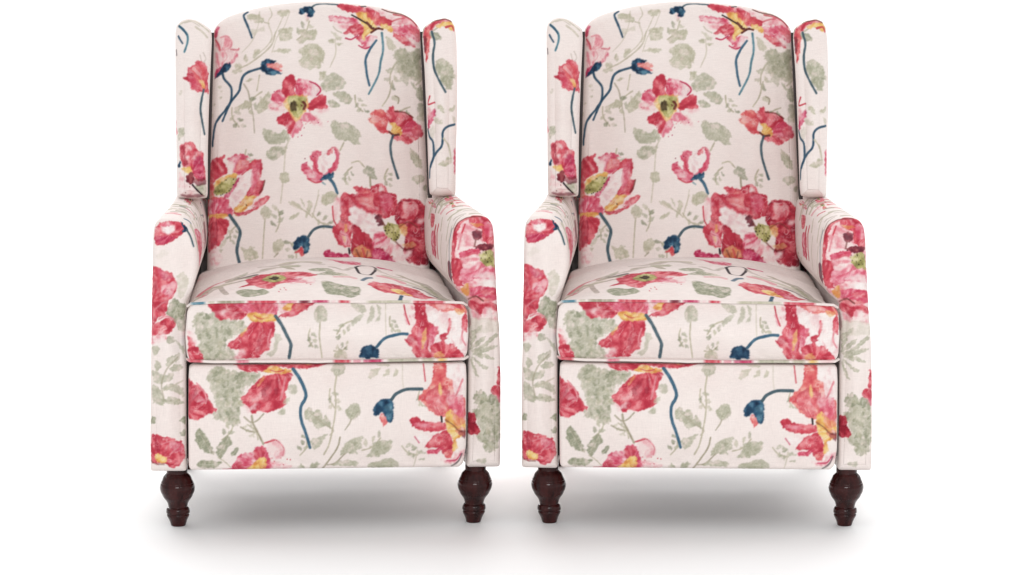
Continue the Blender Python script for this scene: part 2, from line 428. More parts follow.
    c.P('pink', "325,250 370,220 400,260 440,310 500,330 490,370 440,375 380,340 345,290", c=o).P('pale', "370,270 430,320 450,355 390,320", c=o, a=.6)
    c.P('pink', "400,170 430,125 470,120 495,150 470,170 460,230 470,280 510,320 460,335 420,280 430,220 405,200", c=o).L('red', "440,180 440,250 480,310", 1.6, a=.6)
    c.P('pink', "600,100 637,160 625,230 600,280 540,312 505,325 560,270 590,220 605,170", c=o).P('red', "535,120 580,100 572,140 545,162", a=.85)
    c.L('pinkish', "575,98 605,100 635,150", 1.2).dots('maro', "420,165 355,185", .6).L('mag', "335,235 375,215", 1, a=.6).L('red', "380,345 440,378 490,370", 1.2, a=.8)
    c.P('navy', "480,360 510,325 580,295 590,330 560,345 520,352").L('blue', "540,330 590,390 618,465", 3.2, 2.3).L('teal', "500,378 520,392", 1.4, a=.6)
    c.P('dsage', "830,270 860,245 910,270 920,310 938,350 900,350 870,330 830,310", a=.85).L('olive', "735,220 790,210 835,255", 1.2).L('twig', "880,340 885,410", 1.6)
    c.P('olive', "500,480 560,450 620,470 600,530 530,560 490,540").L('olive', "470,440 450,560", .9, a=.5)
    c.at(260, 196)
    c.P('olive', "490,20 590,0 570,60 520,80")
    for q in ("230,55 270,45 320,80 340,110 280,95", "320,20 350,60 360,100 335,60", "390,40 420,60 400,120 370,140", "230,185 270,150 320,130 300,165 250,195", "360,160 380,120 400,130 370,180"):
        c.P('olive', q)
    c.L('olive', "260,60 380,140 420,175", 1).L('olive', "470,0 450,60 420,170", 1, a=.6)
    c.P('olive', "5,120 40,80 90,120 80,170 40,190 10,160").L('olive', "40,190 30,320 20,500", 1.1).P('olive', "100,390 140,350 190,370 180,430 130,470 105,440").L('twig', "145,460 115,490", 1.2, a=.7)
    c.at(148, 196).P('olive', "740,400 790,430 820,400 870,450 880,500 800,520 760,470").P('olive', "640,290 680,270 670,300").P('olive', "565,430 600,420 590,450").P('pale', "490,440 560,430 590,520 500,560", a=.6)
    c.P('olive', "570,400 620,330 640,300 625,380 590,420", a=.6)
    c.at(260, 196).P('coral', "280,460 330,410 355,470 330,492 310,460").P('navy', "268,428 275,370 310,330 360,318 392,345 397,420 380,462 350,470 350,420 330,400 300,432")
    c.P('teal', "345,380 390,380 390,430 365,465 355,420", a=.45).L('grey', "385,332 430,275 500,250 590,258", 2.4)
    # big poppy lower left
    c.at(172, 136); o = (410, 420)
    c.P('white', "540,310 600,270 650,280 640,350 600,440 560,500 500,560 450,620 460,500 500,420 530,350", c=o)
    c.P('red', "310,200 350,170 430,155 410,200 440,260 440,300 370,340 320,380 270,360 285,240", c=o)
    c.P('pink', "440,190 500,150 570,145 630,185 590,180 600,210 640,230 600,270 540,310 490,290 480,220", c=o).P('pale', "445,200 480,190 495,250 480,290 450,270", c=o)
    c.P('coral', "530,200 600,190 620,235 560,280 500,290", c=o, a=.8)
    c.P('red', "590,270 640,205 720,185 718,290 700,350 740,365 722,440 690,480 620,530 560,600 490,600 580,500 630,400 650,320 640,270", c=(420, 620))
    c.P('pink', "640,240 700,220 700,330 660,420 630,450", c=(420, 620), a=.7).L('red', "560,310 620,260", 1.2, a=.7)
    c.P('red', "640,560 700,510 750,480 782,490 750,530 690,562", c=(500, 620)).P('pale', "620,540 690,500 740,440 700,500 640,560", a=.7)
    c.P('coral', "270,340 340,400 340,480 420,490 450,520 460,600 480,640 260,640", c=o).P('pink', "330,520 440,500 450,560 380,580", c=o, a=.7)
    c.P('mag', "460,400 545,330 500,430 450,500 420,490", c=o, a=.8)
    c.P('yel', "335,390 380,340 440,320 510,290 535,315 490,350 400,380 345,430")
    c.P('grn', "335,430 400,365 450,335 512,335 500,390 450,450 380,475 340,465").dots('dark', "352,470 392,474 432,452 472,420 492,390 430,352 372,440 405,462 455,438 345,440 490,345", .7)
    c.P('yel', "490,620 560,520 600,480 632,500 600,570 540,640", c=(480, 640)).dots('brown', "592,552", .9).L('brown', "742,360 725,420 700,460", 1.4, a=.7)
    c.at(148, 196); o = (520, 150)
    c.P('pink', "470,40 560,20 650,30 640,70 690,120 660,150 600,140 470,140", c=o)
    c.P('yel', "690,112 740,60 800,10 862,0 830,60 760,122", c=(650, 140)).dots('brown', "785,72", 1.0)
    c.P('red', "690,128 770,132 860,80 930,10 972,5 960,40 880,100 790,152 700,152", c=(650, 140)).P('pale', "850,90 930,20 900,70 850,105", a=.6)
    c.P('yel', "480,155 570,140 640,152 600,182 480,190", c=o)
    c.P('red', "470,190 600,180 648,200 630,290 580,380 520,430 470,450", c=o).P('deep', "490,230 560,220 550,380 500,420", c=o, a=.6)
    c.L('grey', "655,155 700,220 738,290 722,370 712,450 738,560 745,620", 3.0, 2.8)
    # big poppy lower right
    c.at(340, 136); o = (330, 700)
    c.P('red', "100,415 160,410 230,430 280,400 330,385 370,420 380,460 440,490 450,540 460,640 20,640 10,510 30,460 90,480 130,520 150,480", c=o)
    c.P('white', "312,430 340,410 345,445 322,460").P('pink', "280,490 340,480 400,540 330,565", c=o).P('coral', "150,470 230,440 260,520 200,570", c=o, a=.7).P('pale', "60,470 120,520 110,570 60,540", a=.5)
    c.P('red', "450,600 490,520 620,520 690,590 700,700 480,700", c=o)
    c.at(260, 196); o = (1000, 250)
    c.P('red', "650,0 740,-10 770,60 720,100 700,200 740,220 760,260 730,330 720,420 640,400 600,340 578,270 640,200 650,100", c=(740, 480))
    c.P('pale', "600,20 650,30 650,120 610,190 590,120", c=(640, 260), a=.9).L('red', "580,90 588,190 610,240", 1.3, a=.8)
    c.P('pink', "640,280 700,300 720,400 650,390", c=(740, 480), a=.8).P('yel', "670,230 700,240 700,290 680,300", a=.7).P('yel', "650,330 680,340 680,380", a=.6)
    c.P('red', "740,-10 1060,-10 1060,80 940,130 880,110 800,80", c=o).P('coral', "760,20 900,20 960,90 880,90 800,60", c=o, a=.6)
    c.P('white', "718,100 760,80 840,130 862,190 820,230 765,262 730,210", c=o).P('white', "860,150 930,140 945,200 1000,260 1030,340 1000,375 960,412 900,380 860,310 820,292 850,220", c=o)
    c.P('deep', "740,232 800,260 822,300 860,310 900,370 950,410 1000,440 1060,500 1060,540 880,530 760,510 725,430 740,330", c=(810, 520)).P('red', "750,260 810,290 830,360 790,400 745,380", c=(810, 520), a=.8)
    c.P('pink', "930,400 1000,300 1050,330 1020,440 960,430", c=(810, 520), a=.6)
    c.P('yel', "740,440 800,400 880,440 892,490 820,512 750,492", a=.6).L('brown', "770,440 800,500", 1.6, a=.6).L('red', "820,430 840,500", 2, a=.6).L('brown', "860,450 850,500", 1.2, a=.5).L('dark', "712,430 716,465", 1.6)
    c.P('mag', "510,465 540,430 600,460 700,475 760,500 1060,510 1060,560 700,545 530,515", c=(900, 560))
    c.at(376, 196); o = (120, 290)
    c.P('red', "-10,-10 150,-10 162,90 140,160 60,185 -10,140", c=o).P('pink', "20,10 120,0 140,90 80,140", c=o, a=.75)
    c.P('deep', "160,100 210,40 320,45 360,110 420,130 440,190 430,300 430,400 430,560 250,540 220,440 230,330 180,260 150,190", c=o)
    c.P('red', "170,120 215,55 310,60 345,120 300,190 200,190", c=o)
    c.P('pale', "330,210 400,180 410,200 340,240", a=.8).P('white', "-20,250 40,220 60,280 90,330 20,360 -20,330", c=o)
    c.P('pink', "-20,310 60,300 100,350 40,412 -20,430", c=o).P('pale', "60,420 150,390 215,405 150,470 90,480", c=o).P('pale', "125,512 200,450 285,450 250,505 160,525", c=o)
    c.P('mag', "-20,430 90,470 130,530 -20,545", c=o).P('yel', "180,250 225,230 255,290 230,330 190,312", a=.7).P('yel', "210,400 290,380 330,410 240,430", a=.5)
    c.P('maro', "-14,165 20,160 50,170 62,220 30,240 0,225", a=.8, wob=2).L('brown', "50,220 90,270", 1.6, a=.7).L('brown', "150,370 230,440 300,430", 1.3, a=.6).L('brown', "180,260 260,220 330,260", 1.3, a=.5).P('grn', "60,262 110,222 180,250 192,330 150,372 90,332").dots('dark', "75,262 85,310 120,350 160,360 180,320 110,240 70,285 150,300 125,300 100,280 165,335", .9)
    return c


def cloth_wing(side):
    rs = np.random.RandomState(11 + side)
    if side < 0:
        c = Cloth(-40, -20, 290, 330, 3, 2)
        c.scatter(rs, 58, lambda x, y: 168 < x < 214 and y > 10)
        c.at(172, 0)
        c.L('olive', "60,190 110,165 170,158 230,190 300,250", 1.4, a=.7).L('olive', "190,215 250,260 285,300", 1.6, a=.6).L('twig', "100,180 160,170 220,205", .9, a=.5)
        c.L('lgrey', "250,420 272,470 250,500", .9, a=.7).L('lgrey', "225,440 240,500", .9, a=.6).L('lgrey', "262,500 250,560", 1, a=.8)
        c.L('teal', "55,205 100,245 127,290 122,350 100,415", 2.4, 1.6).L('navy', "50,200 95,240 118,275", 1.3).L('navy', "50,290 85,345", 2, 1.4).L('dark', "25,400 30,440", 1.2, a=.6)
        c.at(172, 68); o = (260, 190)
        c.P('red', "88,75 130,50 125,5 160,-15 200,-55 250,-45 285,-10 300,60 290,130 310,200 270,195 200,185 155,165 150,120", c=o).P('coral', "160,0 240,-20 270,60 250,150 200,90", c=o, a=.8)
        c.P('yel', "220,95 258,100 262,172 240,150", c=o, a=.85).P('pink', "130,60 190,80 200,170 160,150", c=o, a=.5)
        c.L('grey', "255,175 237,260 230,340 245,440 264,530", 2.0, 1.7).P('sage', "50,490 100,480 92,545 50,575").P('lgrey' if 0 else 'olive', "60,200 90,180 70,220", a=.5)
        c.at(172, 136); o = (140, 300)
        c.P('pale', "60,300 130,380 180,400 160,480 60,460", a=.7)
        c.P('red', "60,80 100,60 130,45 180,60 210,115 250,130 262,250 275,345 220,362 180,330 130,262 90,242 66,180", c=o).P('deep', "65,100 110,70 100,140 130,220 85,235", c=o, a=.7)
        c.P('mag', "170,200 240,160 262,330 220,350 180,300", c=o, a=.7)
        c.P('white', "138,80 155,72 158,105 145,110").P('white', "110,160 138,148 140,170 118,175").P('white', "150,172 182,150 188,195 170,180", a=.9)
        c.P('yel', "78,262 130,240 162,270 130,305 95,285").P('maro', "115,322 160,290 185,350 150,385 120,362").P('sage', "185,400 275,380 275,490 220,455").P('maro', "170,340 270,340 270,390 190,390", a=.6)
        c.L('dark', "165,390 200,430 240,470", 1.4).P('navy', "35,245 58,200 72,230 60,250").dots('maro', "140,402 105,450 200,440", .7).P('maro', "60,470 250,470 250,500 120,500", a=.5)
    else:
        c = Cloth(340, -20, 690, 330, 3, 3)
        c.scatter(rs, 58, lambda x, y: 418 < x < 466 and y > 10)
        c.at(340, 0); o = (720, 260)
        c.P('yel', "770,215 830,175 912,185 925,250 880,242 840,215 790,232", c=o).P('red', "655,260 700,200 760,165 830,145 910,165 850,178 790,200 740,240 712,255 690,340 655,310", c=o)
        c.L('red', "850,225 900,215 920,250", 2, a=.8).L('brown', "770,160 840,150 900,172", 1.4)
        c.P('coral', "665,262 722,250 718,400 692,510 672,420", c=(690, 200)).P('maro', "655,300 690,300 690,420 660,420", a=.6)
        c.clump("770,500 820,470 880,520 912,580 900,680 850,700 800,640", 22, seed=7).P('sage', "770,500 820,470 880,520 912,580 880,630 800,620 765,570").P('sage', "830,644 905,640 890,724 850,714").P('olive', "900,600 940,610 930,660", a=.7)
        c.L('grey', "735,260 757,350 745,450 755,560 790,644 845,745", 2.0, 1.9)
        c.at(340, 68)
        c.P('olive', "780,310 810,300 842,370 800,342").P('olive', "870,352 935,305 905,362").P('olive', "740,400 800,420 822,462 760,442").P('olive', "900,400 940,420 920,450", a=.6).P('sage', "690,560 740,470 770,520 740,575", a=.35)
        c.P('mag', "690,440 720,380 762,325 762,380 732,450 702,492 690,525", c=(690, 560)).L('red', "718,235 700,300 755,285", 1.2).P('pale', "690,330 735,340 700,430", a=.8).dots('red', "755,285 712,240", .6)
        c.L('navy', "690,500 712,560 745,604 748,724 715,804 704,890", 1.9, 1.8).L('navy', "925,462 860,480 825,520 822,590 812,640 760,704 720,800", 1.9)
        c.at(340, 136).L('olive', "830,30 870,90 890,190", 1.3).P('olive', "780,245 840,205 862,180 905,210 845,248").P('pink', "918,130 945,130 945,310 918,310", a=.9)
    return c


def cloth_arm(side):
    rs = np.random.RandomState(21 + side)
    if side < 0:
        c = Cloth(-150, -10, 480, 520, 2.5, 4)
        c.scatter(rs, 74, lambda x, y: (40 < x < 206 and y > 20) or (140 < x < 320 and 195 < y < 320))
        c.arcs(rs, 178, 242, -2.0, .1, ('olive', 'twig', 'lgrey', 'olive', 'olive', 'pinkish', 'twig', 'lgrey', 'olive', 'navy'))
        c.P('pink', [(222, 222), (262, 218), (300, 232), (292, 262), (250, 284), (226, 262)], raw=True).P('red', [(232, 236), (270, 232), (262, 262), (240, 270)], raw=True)
        c.P('olive', [(206, 214), (216, 210), (220, 250), (208, 246)], raw=True).L('twig', [(214, 232), (212, 262), (220, 290)], 2, raw=True)
        c.P('pale', [(310, 230), (350, 226), (350, 270), (312, 276)], raw=True).P('maro', [(352, 210), (380, 214), (380, 280), (350, 280)], raw=True, a=.5)
        c.at(148, 196); o = (180, 300)
        c.P('red', "48,270 90,212 150,195 220,190 290,220 302,260 270,300 220,340 160,372 90,387 48,365", c=o).P('mag', "50,330 120,310 220,320 150,370 80,385", c=o, a=.6)
        c.P('white', "110,250 160,222 222,232 222,270 160,300 120,287").P('pink', "100,215 200,195 180,225 110,240", a=.6)
        c.P('navy', "255,195 300,228 315,272 268,292 285,250").L('grey', "312,270 342,322 368,400", 2, 1.8)
        c.P('olive', "60,470 120,430 170,450 100,500", a=.15)
        c.at(148, 260); o = (20, 330)
        c.P('olive', "230,120 280,90 322,140 312,220 270,300 240,280", a=.5).P('dsage', "158,370 210,300 262,340 310,350 300,440 260,470 200,475 148,430")
        c.P('red', "20,70 70,48 130,85 190,95 222,160 227,220 200,280 160,340 140,430 90,450 20,520", c=o).P('pink', "110,200 220,170 222,215 180,290 110,260", c=o, a=.8).P('mag', "70,70 150,95 190,140 120,150", c=o, a=.5)
        c.L('pinkish', "60,390 120,340 150,330", 1.2, a=.7).P('red', "20,540 100,480 160,455 222,490 205,540 150,590 20,590", c=(20, 640)).L('pinkish', "90,470 150,447 215,478", 1.6)
        c.P('dsage', "210,470 300,450 300,560 240,550", a=.7)
        c.at(148, 328)
        c.P('red', "20,-20 205,-20 150,40 20,55", c=(20, 100)).P('pale', "20,62 150,40 145,92 20,115").P('dsage', "150,72 200,60 215,110 160,117", a=.8)
        for q in ("60,250 112,300 60,335", "150,240 255,195 232,262 150,302", "170,312 250,280 275,320 190,345", "30,330 112,370 122,440 50,430", "100,480 190,440 275,470 285,545 190,500", "30,440 100,490 132,590 40,590",
                  "150,540 250,560 290,600 160,600", "30,140 90,150 60,210 30,200", "210,90 290,150 290,200 240,140", "120,380 200,350 190,410 130,430"):
            c.P('sage', q, a=.85)
        c.L('twig', "130,570 110,450 150,330 240,230", 1.2, a=.6).L('olive', "120,500 200,460 280,420", 1.2, a=.6)
        c.at(148, 400); o = (80, 480)
        c.P('sage', "70,-10 245,-10 230,32 180,12 100,32").P('dsage', "20,130 62,140 52,182 20,180").P('dsage', "240,160 300,125 300,185").P('dsage', "252,262 300,228 300,285", a=.8)
        c.P('red', "20,270 110,285 170,290 220,310 270,330 302,400 297,460 240,520 190,542 130,502 60,502 20,470", c=o).P('pink', "180,320 262,345 280,400 210,420 170,370", c=o, a=.75).P('deep', "60,300 110,300 90,400 50,400", c=o, a=.4)
        c.P('yel', "50,440 90,420 152,470 122,502 72,482").L('pinkish', "110,352 180,330 200,380", 1, a=.8).L('pinkish', "180,432 240,372", 1, a=.8).L('brown', "20,480 60,505 130,510", 1.2, a=.5)
    else:
        c = Cloth(230, -10, 800, 520, 2.5, 5)
        c.scatter(rs, 74, lambda x, y: (444 < x < 620 and y > 20) or (300 < x < 512 and 195 < y < 320))
        c.arcs(rs, 474, 242, -3.3, -1.1, ('olive', 'lgrey', 'twig', 'olive', 'red', 'olive', 'lgrey', 'twig', 'pinkish', 'red'))
        c.P('red', [(290, 204), (318, 200), (316, 232), (296, 236)], raw=True).P('pink', [(300, 250), (330, 240), (340, 275), (310, 285)], raw=True)
        c.P('maro', [(424, 268), (446, 264), (450, 284), (430, 286)], raw=True, a=.8)
        for u0, v0, k, w in ((440, 240, 'navy', 3), (420, 262, 'olive', 3), (380, 250, 'olive', 3), (350, 236, 'red', 6), (332, 240, 'red', 8)):
            c.L(k, [(u0, v0 - 12), (u0 - 6, v0 + 10), (u0 + 3, v0 + 42)], w, raw=True, a=.8)
        c.P('pale', [(452, 226), (462, 219), (486, 217), (496, 226), (500, 262), (501, 306), (486, 318), (470, 306), (456, 290), (451, 262)], c=(484, 252), raw=True)
        c.P('pink', [(452, 268), (470, 262), (500, 268), (501, 284), (478, 280), (456, 288)], c=(484, 252), raw=True, a=.7).P('coral', [(462, 290), (500, 284), (501, 300), (476, 304)], c=(484, 252), raw=True, a=.6)
        c.at(376, 196); o = (860, 440)
        c.P('red', "755,160 850,155 915,180 955,240 955,395 880,392 840,342 850,290 780,252 740,232", c=o).P('pink', "860,220 940,230 945,330 880,330", c=o, a=.8).P('yel', "750,230 800,230 860,240 800,265", a=.6)
        c.P('red', "600,300 640,225 720,178 850,160 850,175 720,200 655,290 645,400 625,470 665,600 590,600", c=(640, 620)).L('maro' if 0 else 'brown', "850,172 730,182 655,225 622,290", 1.2, a=.8)  # brown line paints the shading along the arm's front edge seam
        c.P('pale', "700,250 760,232 782,290 770,340 792,400 740,430 690,452 660,400 672,320", c=o).L('pinkish', "700,270 680,350 660,440", 1.4).L('red', "715,240 690,310", 1)
        c.P('maro', "760,322 800,290 852,300 842,352 800,372", a=.75, wob=2).L('maro' if 0 else 'brown', "800,372 790,420", 1.4, a=.6).P('maro', "790,422 850,390 945,400 930,442 820,452", a=.9).P('grn', "825,490 880,450 945,460 955,580 900,590 850,545").dots('dark', "800,432 830,470 880,470 905,510 870,520 925,540 890,545 840,510", .7)
        c.P('pink', "660,470 740,440 810,430 830,480 740,500 690,530", c=o).P('pale', "680,545 740,500 800,480 822,522 760,580 690,590", c=o).L('red', "690,520 770,480 810,480", 1.4, a=.6)
        c.at(376, 260); o = (900, 0)
        c.P('red', "595,0 680,0 692,60 662,150 705,222 620,205 595,100", c=(640, -100)).P('pale', "690,0 830,-20 790,62 720,82", c=o)
        c.P('pink', "715,132 850,82 930,60 955,130 800,162 718,192", c=o).P('white', "780,150 900,110 950,130 950,165 860,160", c=o, a=.8).P('white', "780,212 970,170 975,240 800,232", c=o).P('pink', "715,250 840,222 975,250 980,335 860,312 760,302", c=(740, 340)).P('red', "840,250 970,265 970,300 850,290", c=(740, 340), a=.8)
        c.P('yel', "680,240 742,200 745,280 710,302", a=.9).P('red', "735,345 800,310 862,340 975,370 980,425 860,392 842,472 790,425 740,385", c=(740, 340)).P('pale', "770,400 800,430 850,470 880,400 970,430 975,500 780,480", a=.8)
        c.L('brown', "740,330 800,308 860,345", 1.2, a=.7).P('olive', "760,480 900,480 985,500 990,590 740,590", a=.35).P('maro', "720,420 750,440 750,560 720,540", a=.35)
        c.at(376, 328)
        for q in ("740,190 800,120 880,80 860,120 800,170", "760,200 850,150 950,60 985,70 900,150 800,210", "770,215 880,170 985,160 900,205 800,230", "770,230 870,225 950,270 870,260", "760,240 830,290 900,345 850,340 790,290",
                  "750,250 790,320 822,412 790,390 755,310", "735,60 800,20 850,-10 830,40 760,100", "745,130 790,60 800,90 760,150"):
            c.P('sage', q, a=.95)
        c.P('red', "975,350 1005,330 1010,480 970,470", c=(1100, 400)).P('red', "918,490 960,478 1010,500 1010,565 930,547", c=(1000, 600)).P('dsage', "778,552 830,510 882,540 875,600 790,600")
        c.at(376, 400)
        c.P('pink', "940,-20 1010,-10 1010,40 960,30", a=.7)
        c.clump("795,20 860,-20 960,-10 1005,130 995,300 970,400 920,442 870,422 860,362 795,325 830,250 800,180 775,110 820,80", 70, seed=5).P('olive', "840,60 900,40 940,160 900,260 870,200", a=.35).P('dsage', "920,-30 960,-10 940,60 900,30", a=.8)
        c.P('deep', "720,120 792,130 802,200 832,270 810,297 720,285", c=(700, 200)).P('sage', "800,500 882,490 862,532", a=.8)
    return c


def cloth_cushion_front():
    c = Cloth(110, 290, 545, 560, 3, 6); rs = np.random.RandomState(31)
    for x, y, R, rot in ((310, 330, 18, 1.4), (352, 322, 20, 2.4), (390, 318, 16, 1.2), (334, 352, 14, -.4)):
        c.sprig(x, y, R, rot, rs)
    c.scatter(rs, 60, lambda x, y: 180 < x < 474 and y < 372)
    c.at(148, 260)
    c.clump("358,490 400,430 440,418 490,440 540,400 600,470 700,490 780,500 770,600 740,584 660,624 600,674 680,734 700,800 440,800 400,704 420,654 380,584", 95, seed=3)
    c.P('red', "480,345 560,335 620,340 780,335 795,440 720,482 640,472 570,482 520,412", c=(880, 460)).P('pale', "575,440 600,400 640,430 600,465", a=.7)
    c.P('pink', "690,360 850,335 1030,335 1040,400 1010,462 900,442 820,432", c=(900, 480)).P('red', "820,360 1000,350 1000,420 880,430", c=(900, 480), a=.6)
    c.P('red', "830,500 1000,490 1012,560 1000,620 980,640 970,714 900,764 860,790 720,790 740,724 700,724 630,684 700,634 740,594 780,570", c=(900, 480)).P('deep', "880,560 980,560 960,680 880,720", c=(900, 480), a=.5)
    c.L('pinkish', "985,560 960,640 965,700", 1.4, a=.8).P('pale', "680,770 750,714 785,744 730,790", a=.8).P('yel', "800,432 860,420 940,440 1030,450 1030,485 880,502 810,482").L('coral' if 0 else 'red', "850,450 900,475 950,465", 1, a=.6).P('yel', "735,600 790,540 790,570 745,620", a=.6)
    c.P('red', "320,604 360,644 390,694 430,744 445,800 330,800 318,694", c=(260, 700)).P('pale', "300,560 340,560 385,640 380,690 340,630", a=.7)
    c.P('sage', "940,760 1000,720 1020,640 1040,680 1010,770", a=.7)
    c.at(260, 260)
    c.P('pale', "140,340 200,335 235,400 170,432").P('yel', "180,392 220,350 282,355 270,400 230,417").P('red', "150,455 240,402 290,345 440,340 370,402 280,452 200,464", c=(60, 470)).P('coral', "290,345 400,340 330,400 280,420", c=(60, 470), a=.6)
    c.P('yel', "20,430 100,440 130,460 60,480 10,470", a=.7)
    c.L('grey', "125,455 170,520 205,590 245,674 245,710 233,790", 3.1, 2.9)
    c.P('sage', "110,600 150,590 170,640 130,670", a=.6)
    c.P('sage', "430,450 450,390 510,370 542,430 530,490 480,512 440,492", a=.9).L('olive', "480,510 478,560 475,624 495,790", 1.1)
    for q in ("720,350 830,370 852,430 800,432 740,392", "728,522 760,470 832,440 800,490 750,532", "850,522 880,450 888,375 915,420 892,502", "920,502 950,450 930,360 965,400 962,492"):
        c.P('sage', q, a=.75)
    c.L('olive', "1005,340 1005,500 1010,640", .9, a=.5)
    c.at(260, 328).P('olive', "590,240 620,195 640,185 690,215 690,250").L('olive', "640,190 625,165", 1)
    c.P('navy', "798,250 815,182 860,150 920,150 947,190 947,250", str_=.6).L('blue', "935,162 980,110 1020,85 1072,72 1118,62 1180,62", 2.7)
    c.at(376, 260); o = (540, 800)
    c.P('white', "380,360 560,370 720,400 735,560 740,760 640,790 460,790 420,600", c=o)
    c.P('pink', "215,370 240,450 268,520 250,540 230,470", a=.5).L('red', "225,375 240,450 268,530", 1.3, a=.8)
    c.P('pale', "250,380 310,370 320,480 290,570", a=.7)
    c.P('red', "305,340 390,345 400,430 420,500 480,560 500,600 430,640 420,720 460,790 380,795 310,778 280,705 230,655 280,600 318,500", c=(380, 900)).P('pink', "330,590 400,560 420,640 400,720 340,730", c=(380, 900), a=.6)
    c.P('yel', "372,600 400,560 405,650 370,730", a=.75)
    c.P('coral', "400,355 560,355 720,370 745,400 720,442 640,422 540,432 480,402", c=(740, 480)).P('yel', "640,400 710,410 690,450 640,430", a=.5)
    c.P('red', "570,600 592,480 604,500 604,560 560,640 540,680 510,610", c=o).P('pink', "430,560 500,545 480,610 450,700 425,730 420,640", c=o, a=.8)
    c.P('red', "690,470 722,440 745,520 725,600 692,545", c=o).P('red', "450,700 540,660 570,700 620,680 650,730 700,795 455,800", c=o).P('pink', "600,640 640,700 620,680", c=o, a=.6).P('yel', "470,760 520,750 560,790 460,795", a=.6)
    c.L('pinkish', "700,560 690,640 720,700", 1.4)
    return c


def cloth_cushion_top(f, x0, x1, v0, v1):
    c = Cloth(x0, v0, x1, v1, 3, 7)
    c.at(148, 260, f)
    c.P('dsage', "700,240 760,225 870,240 920,230 965,270 870,297 780,302 730,282", c=(830, 300), soft=.7, wob=.5)
    c.L('lgrey', "440,200 510,150 560,150 700,135 880,115", 5).L('lgrey', "580,160 600,200 628,250", 5).L('dark', "690,97 770,95 860,85", 6, a=.6).L('lgrey', "420,230 500,180 570,165", 5, a=.8)
    c.L('lgrey', "520,110 640,95 820,70 1000,66", 6, a=.6).L('red', "395,205 440,165 500,125 560,105", 5, a=.6)
    c.L('olive', "330,330 380,260 450,190 520,140", 5, a=.7).L('pinkish', "470,150 540,112 640,82", 5, a=.7).L('twig', "640,118 760,104 880,96", 6, a=.7)
    c.P('olive', "520,150 600,132 700,128 640,150 560,166", a=.7, soft=.7).P('pink', "400,240 440,200 480,178 450,220", a=.6, soft=.7).P('dsage', "600,84 700,70 800,66 760,82 660,92", a=.6, soft=.7)
    c.at(260, 260, f); o = (110, 138)
    c.L('twig', "20,66 140,60 260,70", 6, a=.7).L('olive', "180,30 330,22 470,26", 7, a=.7).L('lgrey', "560,60 660,70 740,64", 5, a=.7).L('pinkish', "600,140 700,132 760,140", 5, a=.5)
    c.P('dsage', "150,52 260,46 330,56 250,66", a=.7, soft=.7).P('olive', "560,108 640,100 720,120 640,130", a=.6, soft=.7).L('navy', "820,150 850,130 890,124", 4, a=.7)
    c.L('lgrey', "0,50 140,40 330,28 500,40", 6, a=.6).P('olive', "150,42 300,44 320,55 230,66", a=.7).P('dsage', "380,72 500,70 592,80 575,96 430,96", a=.9, soft=.7).P('dsage', "440,122 560,95 672,115 560,127", a=.9, soft=.7)
    c.P('red', "-120,120 -60,100 0,90 120,84 230,92 340,95 452,125 380,142 290,167 230,182 150,190 110,217 60,232 -20,207 -60,192 -172,192 -100,167 -110,140", c=o, soft=.7)
    c.P('pale', "290,128 430,150 430,192 330,182 240,194", c=o, soft=.7).P('pink', "240,150 340,140 300,170 230,180", c=o, a=.8)
    c.P('grn', "15,135 70,112 150,110 212,138 160,167 80,167", c=o).P('dark', "70,135 110,120 158,130 122,150", rim=0).dots('red', "150,257 160,237 205,242 370,187 402,202 190,225", .7)
    c.P('dsage', "486,180 560,176 700,205 795,218 795,270 730,302 650,288 540,278 508,240", soft=.7, wob=.6)
    c.L('dark', "765,62 800,45 870,33 905,33 926,60 890,85 850,102 800,85 762,60", 2.6).P('pink', "530,0 800,5 770,40 640,22", a=.9).P('mag', "930,20 1060,34 1060,50 960,40", a=.8)
    c.at(376, 260, f); o = (190, 260)
    for k, q in enumerate(("60,84 220,100 380,140 500,210", "180,66 330,90 470,150 570,220", "300,150 420,180 520,235 600,300", "380,120 480,165 580,250 650,320", "20,100 120,104 220,120", "420,230 520,255 600,310", "260,130 360,150 440,190")):
        c.L(('olive', 'twig', 'dark', 'olive', 'pinkish', 'twig', 'lgrey')[k], q, (5, 6, 2.4, 6, 6, 4, 6)[k], a=.7)
    c.P('dsage', "360,110 440,130 520,180 470,185 400,150", a=.7, soft=.7).P('olive', "540,230 600,260 650,315 600,300", a=.8, soft=.7)
    c.P('red', "-72,178 -20,152 40,160 120,143 190,148 280,165 360,190 410,225 492,247 440,267 380,287 320,272 270,257 190,247 80,237 0,217", c=o, soft=.7)
    c.P('coral', "-20,170 80,180 120,215 40,210", c=o, a=.7).P('pink', "290,200 400,230 380,270 310,255", c=o, a=.7).P('yel', "120,200 190,190 250,220 292,250 200,246 150,226", c=o)
    c.L('navy', "205,262 198,290 190,318", 3.6).P('dsage', "480,262 560,250 622,300 685,332 600,336 530,297", soft=.7)
    c.L('lgrey', "250,70 400,100 520,180 600,260", 5, a=.8).L('lgrey', "340,80 470,140 560,220", 5, a=.7).L('lgrey', "0,60 130,75 250,70", 5, a=.6).L('twig', "420,140 520,215 600,290", 4, a=.6)
    return c


